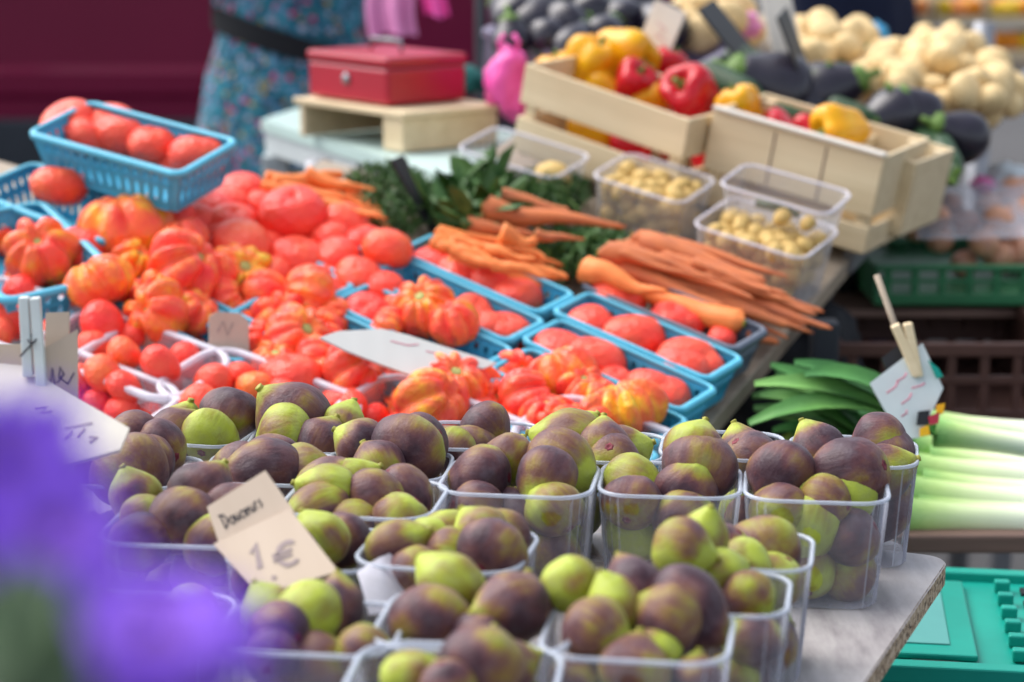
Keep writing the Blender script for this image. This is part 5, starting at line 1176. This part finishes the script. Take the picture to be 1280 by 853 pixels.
    for j in range(n):
        a = 2*pi*j/n; zz = 1.035+.05*cos(a+.3)
        for (dr, dz) in ((.0, -.024), (.010, -.024), (.010, .024), (0, .024)): V.append(Vector(((.153+dr)*cos(a), .01+(.136+dr)*sin(a), zz+dz))*s)
    for j in range(n):
        for q in range(4): F.append((j*4+q, ((j+1) % n)*4+q, ((j+1) % n)*4+(q+1) % 4, j*4+(q+1) % 4))
    o = obj('belt', mesh('belt', V, F, False), M_RUB); o.parent = e
    return e
person(362, 4.25, 200, 1.66, 'person in a teal floral dress with a black belt behind the stall')
person(1050, 5.3, 20, 1.80, 'person in navy trousers at the top right, mostly cut off', False)

# ------------------------------------------------------------------ maroon van
vb = PD(0, 120, 6.2); van = empty('van', Vector((-1.2, vb.y, 0))); tag(van, 'dark maroon van parked behind the stall, side panel and sill showing', 'van')
vy = vb.y; x0, x1 = -3.3, .55
def vloft(secs, name, m):
    V, F = [], []; n = len(secs[0][1])
    for x, pr in secs: V += [(x, vy+y, z) for y, z in pr]
    for i in range(len(secs)-1):
        for j in range(n-1): F.append((i*n+j, i*n+j+1, (i+1)*n+j+1, (i+1)*n+j))
    F.append(tuple(range(n))); F.append(tuple(range((len(secs)-1)*n, len(secs)*n))[::-1])
    return child(name, mesh(name, V, F, False), m, van)
prof = [(.06, .30), (.0, .34), (.0, .70), (-.012, .72), (-.012, .78), (.012, .80), (.02, 1.05), (.0, 1.25), (.03, 1.36), (.10, 1.9), (.22, 2.0), (1.5, 2.0), (1.65, 1.8), (1.7, .34), (1.6, .30)]
vloft([(x0, prof), (x1, prof)], 'body_shell', M_VAN)
child('side_moulding', MB().box(((x0+x1)/2, vy-.026, .56), (x1-x0-.02, .03, .17), None, .01).mesh('side_moulding'), M_DKP, van)
child('sill', MB().box(((x0+x1)/2, vy-.012, .40), (x1-x0-.02, .03, .10), None, .01).mesh('sill'), M_DKP, van)
child('window', MB().box((-1.9, vy+.045, 1.62), (.9, .03, .42), Matrix.Rotation(radians(-7), 3, 'X'), .012).mesh('window'), M_GLASS, van)
child('door_handle', MB().box((-1.55, vy-.02, 1.12), (.16, .03, .035), None, .01).mesh('door_handle'), M_DKP, van)
for wx in (-2.7, -.1):
    w_ = child('wheel', MB().tube([(wx, vy-.03, .32), (wx, vy+.17, .32)], .32, 32).mesh('wheel', True), M_RUB, van)
    child('hub', MB().tube([(wx, vy-.036, .32), (wx, vy-.02, .32)], .2, 24).mesh('hub', True), M_STEEL, w_)
for dx in (-2.0, -.75): child('door_gap', MB().box((dx, vy-.002, 1.03), (.008, .012, .48)).mesh('door_gap'), M_RUB, van)

# ------------------------------------------------------------------ right side: crates, onions, leeks
def plastic_crate(name, x0, x1, ytop, ybot, D, dep, m, label, holes=True, group='plastic produce crates', yaw=0):
    """front face spans picture x0..x1, ytop..ybot at distance D"""
    a = PD(x0, ybot, D); b = PD(x1, ybot, D); t = PD(x0, ytop, D); w = (b-a).length; h = t.z-a.z
    R = Matrix.Rotation(radians(yaw), 3, 'Z'); e = empty(name, Vector(((a.x+b.x)/2, a.y+dep/2, a.z)), R); tag(e, label, 'crate', group); th = .008
    def add(nm, c, s): o = obj(nm, MB().box(c, s, None, .002).mesh(nm), m); o.parent = e
    add('floor_panel', (0, 0, .006), (w-.02, dep-.02, .01))
    for sy in (-1, 1):
        y = sy*(dep/2-th/2)
        add('rail', (0, y, h*.93), (w, th*1.6, h*.14)); add('rail', (0, y, h*.14), (w, th, h*.28)); add('rail', (0, y, h*.60), (w, th, h*.10))
        n = 7
        for k in range(n): add('stave', (-w/2+w*(k+.5)/n, y, h*.5), (w/n*(.30 if holes else .985), th*.8, h*.72))
    for sx in (-1, 1):
        x = sx*(w/2-th/2); add('rail', (x, 0, h*.93), (th*1.6, dep-th*2.2-.002, h*.14)); add('side_panel', (x, 0, h*.43), (th*.9, dep-th*2-.002, h*.84))
    return e
brown = plastic_crate('plastic_crate', 1042, 1330, 424, 545, 2.75, .42, M_BROWNC, 'dark brown plastic crate behind the leeks', True)
brown2 = plastic_crate('plastic_crate', 1036, 1330, 376, 426, 3.05, .10, M_BROWNC, 'upper brown plastic crate just under the green one', False)
green = plastic_crate('plastic_crate', 1092, 1330, 330, 382, 2.95, .42, M_GREENC, 'green plastic crate holding bagged onions', True)
green2 = plastic_crate('plastic_crate', 1112, 1330, 300, 336, 3.32, .05, M_GREENC, 'second green plastic crate standing behind the front green one', True)
# stand that carries the crates
st = empty('crate_stand', Vector((green.location.x, green.location.y, 0))); tag(st, 'steel stand carrying the brown and green crates', 'stand')
zb = brown.location.z-.012; cx, cy = brown.location.x, brown.location.y+.1
child('shelf', MB().box((cx, cy, zb-.012), (.50, .62, .02), None, .003).mesh('shelf'), M_BROWNW, st)
for sx in (-1, 1):
    for sy in (-1, 1): child('leg', MB().box((cx+sx*.22, cy+sy*.27, (zb-.024)/2), (.03, .03, zb-.026), None, .003).mesh('leg'), M_STEEL, st)
zg = green.location.z-.012
child('shelf', MB().box((green.location.x+.03, green.location.y+.14, zg-.004), (.46, .66, .012), None, .002).mesh('shelf'), M_BROWNW, st)
for sx in (-1, 1): child('upright', MB().box((green.location.x+sx*.2, green.location.y+.36, zg/2-.012), (.03, .03, zg-.02), None, .003).mesh('upright'), M_STEEL, st)
# grey post right of the sloping table
pq = PD(1030, 430, 2.62); tag(obj('steel_post', MB().box((pq.x, pq.y, .40), (.034, .034, .80), None, .004).mesh('steel_post'), M_DKP), 'grey steel post between table edge and brown crate', 'post')
bag('bin_bag', PD(1040, 345, 3.15), .055, .06, .09, M_RUB, 'black plastic bag hanging under the table edge', 31)
bag('bin_bag', PD(985, 500, 2.85), .11, .09, .12, M_RUB, 'black plastic bag on the floor side under the table', 33)
# onions, garlic and bags in the green crate
rr = random.Random(31); k = 0
ON = [lumpy('onion', curve([(.05, -.9), (.6, -.75), (1, -.05), (.75, .6), (.25, .95), (.1, 1.25), (.06, 1.35)], 4), 22, lambda th, t, r, z: (r*(1+.03*sin(5*th)), z)) for _ in range(2)]
for i, (x, y, w, D) in enumerate([(1168, 275, 44, 3.1), (1208, 280, 36, 3.12), (1248, 278, 44, 3.08), (1278, 270, 44, 3.15), (1268, 242, 44, 3.22), (1236, 258, 36, 3.2), (1188, 258, 34, 3.22), (1205, 330, 36, 3.1), (1250, 322, 44, 3.08), (1282, 318, 44, 3.08), (1230, 305, 40, 3.06), (1175, 300, 36, 3.1), (1145, 288, 32, 3.12), (1270, 300, 40, 3.1)]):
    P = PD(x, y, D); o = obj('onion', ON[i % 2], M_ONION, None, P, orient(rr.uniform(0, 360), rr.uniform(-.5, .6), 1), w/2*D/FPX)
    tag(o, f"pinkish {'large ' if w > 40 else ''}onion {'' if y < 290 else 'low '}in the green crate, {nth(i)} of the bagged heap", 'onion', 'onions above the green crate')
for i, q in enumerate(sorted([o for o in COL.objects if o.name.startswith('onion')], key=lambda o: o.location.x)):
    q['label'] = f"pinkish onion, {'leftmost' if i == 0 else 'rightmost' if i == 13 else nth(i)+' from the left'} in the green crate heap"
bag('plastic_bag', PD(1262, 222, 3.3), .034, .03, .022, simple('white_film', (.6, .66, .68), .3, .1, 8), 'white plastic bag on top of the onions', 12, top=False)
bag('plastic_bag', PD(1228, 232, 3.28), .018, .02, .014, M_PINK, 'magenta net bag left of the white bag', 13, top=False)
# stretched film over the onions
a, b = PD(1146, 296, 2.99), PD(1320, 296, 2.99)
V, F = [], []
for i in range(13):
    for j in range(9):
        u, v = i/12, j/8; q = PD(1146+174*u, 298-60*v-10*sin(pi*u)*v, 2.99+.22*v); V.append(q+Vector((0, -.01*sin(u*9)*v, .008*mnoise.noise(Vector((u*6, v*5, 1))))))
for i in range(12):
    for j in range(8): F.append((i*9+j, i*9+j+1, (i+1)*9+j+1, (i+1)*9+j))
tag(obj('plastic_film', mesh('plastic_film', V, F), M_CLEAR), 'crinkled clear film stretched over the onions', 'film')

# leeks
LK = [lumpy('leek', [(0.02, 0), (.5, .0), (.56, .03), (.48, .10), (.46, .3), (.47, .6), (.55, .85), (.62, 1.0)], 18, lambda th, t, r, z: (r*(1+.04*sin(3*th)), z)) for _ in range(1)]
me = LK[0]
for v in me.vertices: v.co = Vector((v.co.z, v.co.x, v.co.y))
me.update()
LKL = [('first', 1300, 545, 1150, 532, 34), ('second', 1310, 572, 1138, 560, 36), ('third', 1310, 600, 1130, 588, 38), ('fourth', 1310, 632, 1128, 618, 40), ('fifth', 1310, 655, 1120, 646, 40), ('sixth', 1305, 560, 1170, 540, 28), ('seventh', 1300, 585, 1160, 575, 30), ('eighth', 1312, 618, 1150, 605, 32), ('ninth', 1312, 645, 1145, 636, 32)]
board_z = None
def leaf_strip(pts, wid, m, par, name='leaf'):
    """a long folded blade through points"""
    V, F = [], []; n = len(pts)
    for i, q in enumerate(pts):
        t = i/(n-1); d = (pts[min(i+1, n-1)]-pts[max(i-1, 0)]).normalized(); s = d.cross(Vector((0, -.45, .9))).normalized(); u = s.cross(d); w = wid*(.55+.6*sin(pi*min(1, t*.8+.15)))*(1 if t < .8 else 1-.5*(t-.8)/.2)
        V += [q+s*w*.5+u*w*.14, q+s*w*.25, q-u*w*.05, q-s*w*.25, q-s*w*.5+u*w*.14]
    m0 = len(V); V += [v-Vector((0, 0, .0015)) for v in V]
    for i in range(n-1):
        for j in range(4):
            a = i*5+j; F += [(a, a+1, a+6, a+5), (m0+a, m0+a+5, m0+a+6, m0+a+1)]
    return child(name, mesh(name, V, F), m, par)
rr = random.Random(8)
for i, (nm, xa, ya, xb, yb, w) in enumerate(LKL):
    D = 2.52-.03*i if i < 6 else 2.50-.028*(i-5); a, b = PD(xa, ya, D), PD(xb, yb, D); d = b-a; r_ = w*1.12*D/FPX
    u = d.normalized(); v = Vector((0, 0, 1)).cross(u).normalized(); R = frame(u, v, u.cross(v))
    e = empty('leek', a, R); tag(e, f'leek, {nm} from the back, white shaft pointing right', 'leek', 'leeks on the plank')
    o = obj('shaft', me, M_LEEK); o.parent = e; o.scale = (d.length, r_, r_)
    for j in range(5):
        dx, dy = rr.uniform(-24, 14), rr.uniform(-16, 12)
        tip = [(985, 455), (960, 492), (1010, 470), (958, 520), (990, 545), (1040, 560), (1000, 500), (970, 470)][(i*3+j) % 8] if i < 3 or i in (5, 6) else (1060+dx-15*j, min(640, 585+12*(i-3)+14*j))
        p2 = PD(tip[0]+dx, tip[1]+dy, D-.01*j); mid = (b+p2)/2+Vector((0, 0, .02+.01*j)); pts = []
        for k in range(9):
            t = k/8; pts.append(b*(1-t)**2+mid*2*t*(1-t)+p2*t*t)
        leaf_strip(pts, .027, M_LEEKY if (i, j) in ((1, 1), (2, 0)) else (M_LEEKL, M_LEEKM)[(i+j) % 2], e)
# plank under leeks with trestle
zl = PD(1240, 668, 2.36).z; pc = PD(1210, 672, 2.50)
pk = empty('leek_plank', Vector((pc.x, pc.y, 0))); tag(pk, 'brown wooden plank bench carrying the leeks', 'bench')
for k in range(3): child('plank', MB().box((pc.x+.04, pc.y-.085+.105*k, zl-.012), (.72, .10, .022), None, .003).mesh('plank'), M_BROWNW, pk)
for sx in (-1, 1):
    for sy in (-1, 1): child('leg', MB().box((pc.x+.04+sx*.3, pc.y+.02+sy*.12, (zl-.024)/2), (.035, .035, zl-.026), None, .003).mesh('leg'), M_BROWNW, pk)
# sign over the leeks: stick, peg, quartered plastic cards
sg = empty('leek_sign', PD(1150, 540, 2.36)); tag(sg, 'white plastic price sign pegged to a stick above the leeks', 'price sign')
a, b = PD(1098, 350, 2.40), PD(1152, 500, 2.385); child('stick', MB().tube([a, b], .0035, 8).mesh('stick', True), M_TWOOD, sg)
for (xa, ya, xb, yb) in ((1120, 410, 1146, 470), (1135, 408, 1148, 472)):
    a, b = PD(xa, ya, 2.372), PD(xb, yb, 2.365); d = b-a; child('peg', MB().box((a+b)/2, (.010, .009, d.length), frame(d.normalized().cross(Vector((0, 1, 0))).normalized()*-1, Vector((0, 1, 0)), d.normalized()), .0015).mesh('peg'), M_CRATE, sg)
def flatpoly(pts, D, m, nm, lean=.02):
    P4 = [PD(x, y, D+lean*(500-y)/100) for x, y in pts]; n = ((P4[1]-P4[0]).cross(P4[2]-P4[0])).normalized()
    if n.dot(FW) > 0: n = -n
    return child(nm, bm_mesh(slab(P4, n, .003), nm), m, sg)
flatpoly([(1090, 480), (1153, 432), (1178, 486), (1150, 545), (1128, 548)], 2.36, M_WHITEP, 'card')
flatpoly([(1104, 450), (1122, 436), (1136, 446), (1112, 468)], 2.374, M_BLACK, 'corner_tab')
flatpoly([(1160, 452), (1172, 462), (1178, 472), (1170, 474)], 2.352, M_TEAL, 'corner_tab')
flatpoly([(1148, 514), (1162, 512), (1160, 530), (1146, 530)], 2.352, M_BLACK, 'corner_tab'); flatpoly([(1160, 520), (1174, 514), (1172, 528), (1162, 530)], 2.350, M_REDM, 'corner_tab'); flatpoly([(1170, 506), (1180, 504), (1178, 516), (1170, 518)], 2.350, M_PEPY, 'corner_tab'); flatpoly([(1150, 534), (1160, 530), (1162, 542), (1150, 544)], 2.350, M_PEPY, 'corner_tab')
for (x0, y0, x1, y1) in ((1110, 492, 1124, 478), (1128, 505, 1140, 492), (1122, 478, 1134, 468), (1140, 486, 1156, 480), (1128, 520, 1134, 512)):
    child('pen_stroke', MB().tube([PD(x0, y0, 2.347+.02*(500-y0)/100), PD((x0+x1)/2+3, (y0+y1)/2, 2.347+.02*(500-(y0+y1)/2)/100), PD(x1, y1, 2.347+.02*(500-y1)/100)], .0011, 5).mesh('pen_stroke', True), M_INKP, sg)

sg.location = sg.location - ray(1150, 500).normalized()*.10

# folded teal crates, stacked
zt0 = PD(1200, 700, 2.16).z
for k in range(6):
    ht = .030; zc = Z0-.155-k*.034; c = PD(1215, 745, 2.05); R = Matrix.Rotation(radians(-8), 3, 'Z')
    e = empty('folding_crate', Vector((c.x-.035+.004*(k % 2), c.y+.03, zc)), R); tag(e, f'teal folded plastic crate, {"topmost" if k == 0 else nth(k)+" from the top"} of the stack beside the board', 'crate', 'teal folded crates')
    def add(nm, c_, s_, m_=M_TEAL, b_=.002): o = obj(nm, MB().box(c_, s_, None, b_).mesh(nm), m_); o.parent = e
    add('base_panel', (0, 0, ht*.35), (.38, .29, ht*.5)); add('rim_rail', (0, -.14, ht*.62), (.40, .018, ht*.6)); add('rim_rail', (0, .14, ht*.62), (.40, .018, ht*.6)); add('rim_rail', (-.19, 0, ht*.62), (.018, .26, ht*.6)); add('rim_rail', (.19, 0, ht*.62), (.018, .26, ht*.6))
    add('side_flap', (-.06, 0, ht*.75), (.20, .22, ht*.22)); 
    if k == 0:
        add('paper_label', (-.06, 0, ht*.75+ht*.13), (.15, .17, .002), M_GREYP, .0005)
        for j in range(6): add('hinge_rib', (.08, -.10+.04*j, ht*.85), (.016, .012, .012)); add('slot', (.105, -.10+.04*j, ht*.62), (.012, .02, .006), M_RUB, .001)
        for j in range(5): add('side_rib', (.145, -.10+.05*j, ht*.72), (.06, .016, .010))
        add('slot', (.0, -.118, ht*.66), (.045, .006, .004), M_RUB, .001)
    else:
        for j in range(7): add('side_rib', (-.16+.053*j, -.1505, ht*.5), (.012, .006, ht*.6))
        add('front_slot', (-.05, -.1495, ht*.62), (.16, .002, ht*.14), M_RUB, .0005)
e = empty('crate_dolly', Vector((c.x-.035, c.y+.03, 0)), R); tag(e, 'dark support under the teal crate stack', 'support')
zz = Z0-.155-5*.034-.001
o = obj('box', MB().box((0, 0, zz/2), (.36, .26, zz-.004), None, .01).mesh('box'), M_DKP); o.parent = e

# ------------------------------------------------------------------ fruit boxes far right
fs = empty('fruit_stall', Vector((PD(1200, 60, 5.4).x, PD(1200, 60, 5.4).y, 0))); tag(fs, 'far wooden fruit stall shelf at the top right corner', 'stall')
pa = PD(1100, 72, 5.4); pbx = PD(1330, 72, 5.4)
child('shelf', MB().box(((pa.x+pbx.x)/2+.1, pa.y+.25, pa.z-.02), (pbx.x-pa.x+.3, .6, .03), None, .004).mesh('shelf'), M_TWOOD, fs)
for sx in (pa.x+.02, pbx.x+.15):
    for sy in (0, .5): child('leg', MB().box((sx, pa.y+sy, (pa.z-.036)/2), (.04, .04, pa.z-.038), None, .004).mesh('leg'), M_TWOOD, fs)
rr = random.Random(77)
SPH = [lumpy('fruit', curve([(.02, -1), (.55, -.85), (1, 0), (.6, .82), (.02, .94)], 4), 18, lambda th, t, r, z: (r*(1+.02*sin(3*th)), z)) for _ in range(3)]
for bi, (xa, xb, nmb) in enumerate(((1104, 1164, 'left'), (1170, 1232, 'middle'), (1236, 1300, 'right'))):
    for lv in range(2):
        y1 = 58-30*lv-(2 if lv else 0); a, b = PD(xa, y1, 5.4), PD(xb, y1, 5.4); w = b.x-a.x; zb_ = pa.z-.003+lv*.085
        e = empty('fruit_box', Vector(((a.x+b.x)/2, a.y+.09, zb_)), None); tag(e, f'{"upper" if lv else "lower"} wooden fruit box, {nmb} of three on the far shelf', 'fruit box', 'boxes on the far fruit shelf')
        for nm, c_, s_ in (('front_slat', (0, -.082, .012), (w*.98, .006, .022)), ('back_slat', (0, .082, .03), (w*.98, .006, .06)), ('end_panel', (-w*.485, 0, .036), (.006, .156, .072)), ('end_panel', (w*.485, 0, .036), (.006, .156, .072)), ('floor_board', (0, 0, .003), (w*.95, .156, .004))):
            o = obj(nm, MB().box(c_, s_).mesh(nm), M_CRATE); o.parent = e
        for iy in range(3):
            for ix in range(3):
                m = rr.choice([M_ORNG, M_LEMON, M_APPLE] if bi != 2 else [M_LEMON, M_LEMON, M_ORNG]); me = SPH[[M_ORNG, M_LEMON, M_APPLE].index(m)]; kind = ['orange', 'lemon', 'apple'][[M_ORNG, M_LEMON, M_APPLE].index(m)]
                P = e.location+Vector(((ix-1)*w*.30, (iy-1)*.05, .03+rr.uniform(0, .012)))
                o = obj(kind, me, m, None, P, None, .026*rr.uniform(.9, 1.1)); tag(o, f'{kind} in the {"upper" if lv else "lower"} {nmb} box on the far fruit shelf', kind, f'{kind}s in the {"upper" if lv else "lower"} {nmb} far box')

# ------------------------------------------------------------------ violet flowers close to the camera
plant = empty('flowering_plant', Vector((-.13, .40, 0))); tag(plant, 'blurred violet flowering plant close to the viewer at the lower left', 'plant')
def flower(px, py, D, rad_, face, label, seed):
    rr = random.Random(seed); c = PD(px, py, D); R = face.to_track_quat('Z', 'Y').to_matrix(); e = empty('flower_head', c, R); e.parent = plant; e.matrix_parent_inverse = plant.matrix_world.inverted(); e['label'] = label
    PM = []
    for ring, (n, l, lift) in enumerate(((13, 1.0, .05), (11, .8, .28), (8, .55, .5))):
        for k in range(n):
            a = 2*pi*(k+.5*ring)/n+rr.uniform(-.1, .1); V, F = [], []; L_ = rad_*l*rr.uniform(.9, 1.1); w = rad_*.42
            for i in range(8):
                t = i/7; x = .12*rad_+L_*t; ww = w*(sin(pi*(t*.8+.12))**.8)*.5*(1 if t < .85 else .75); z = rad_*(lift*t+.12*sin(t*5+rr.uniform(0, .4)))
                for j in range(5): s = (j/4-.5)*2; V.append((x, s*ww, z+.06*rad_*abs(s)**2*(1+.5*sin(t*9))))
            for i in range(7):
                for j in range(4): q = i*5+j; F.append((q, q+1, q+6, q+5))
            o = obj('petal', mesh('petal', [Matrix.Rotation(a, 3, 'Z') @ Vector(v) for v in V], F), M_PETAL); o.parent = e
    o = obj('disc', lumpy('disc', [(.02*rad_, .0), (.22*rad_, .02*rad_), (.2*rad_, .13*rad_), (.02*rad_, .18*rad_)], 18, lambda th, t, r, z: (r, z)), M_DISC); o.parent = e
    foot = Vector((-.13, .40, Z0)); mid = (c+foot)/2+Vector((.0, .01, .02))
    child('stem', MB().tube([c-face*.004, mid, foot], [.0022, .0025, .003], 8).mesh('stem', True), M_PSTEM, e)
    for k in range(2):
        t = .25+.25*k; b = c.lerp(foot, t); tip = b+Vector((rr.uniform(-.05, .05), rr.uniform(-.02, .02), rr.uniform(-.01, .03)))
        pts = [b.lerp(tip, q/6)+Vector((0, 0, .006*sin(pi*q/6))) for q in range(7)]; leaf_strip(pts, .016, M_GLEAF, e)
    return e
TOC = Vector((0.15, -1, .12)).normalized()
flower(6, 590, .47, .022, Vector((.35, -.75, .55)).normalized(), 'violet flower at the left edge, blurred, upper of the pair', 1)
flower(196, 800, .45, .0235, Vector((.15, -.35, .9)).normalized(), 'violet flower at the bottom left, blurred, lower and nearer one', 2)
flower(62, 672, .46, .019, Vector((.4, -.6, .6)).normalized(), 'small violet flower between the upper and the lower one', 3)
lf = empty('leaf_spray', PD(45, 740, .46)); lf.parent = plant; lf.matrix_parent_inverse = plant.matrix_world.inverted(); lf['label'] = 'blurred grey-green leaves'
for (xa, ya, xb, yb) in ((80, 900, 20, 700), (0, 900, 75, 720), (-40, 840, 30, 730)):
    a, b = PD(xa, ya, .43), PD(xb, yb, .435); leaf_strip([a.lerp(b, q/6)+Vector((0, -.002*sin(pi*q/6), 0)) for q in range(7)], .016, M_GLEAF, lf, 'blade')
M_MAR = simple('maroon_leaf', (.045, .012, .03), .6, .4, 60)
lf2 = empty('leaf_spray', PD(10, 700, .44)); lf2.parent = plant; lf2.matrix_parent_inverse = plant.matrix_world.inverted(); lf2['label'] = 'dark maroon blurred leaves'
for (xa, ya, xb, yb) in ((-10, 800, 30, 640), (-30, 700, 20, 560), (150, 900, 235, 830), (100, 880, 175, 830)):
    a, b = PD(xa, ya, .49), PD(xb, yb, .50); leaf_strip([a.lerp(b, q/6)+Vector((0, -.002*sin(pi*q/6), 0)) for q in range(7)], .012, M_MAR, lf2, 'blade')
V, F = [], []; n = 28
for (r, z) in ((.09, 0), (.105, .80), (.109, .80), (.109, .806), (.10, .806), (.095, .74), (.01, .74)):
    for j in range(n): V.append((-.13+r*cos(2*pi*j/n), .40+r*sin(2*pi*j/n), z))
for i in range(6):
    for j in range(n): F.append((i*n+j, i*n+(j+1) % n, (i+1)*n+(j+1) % n, (i+1)*n+j))
F.append(tuple(range(n))[::-1]); child('planter', mesh('planter', V, F), M_STEEL, plant)
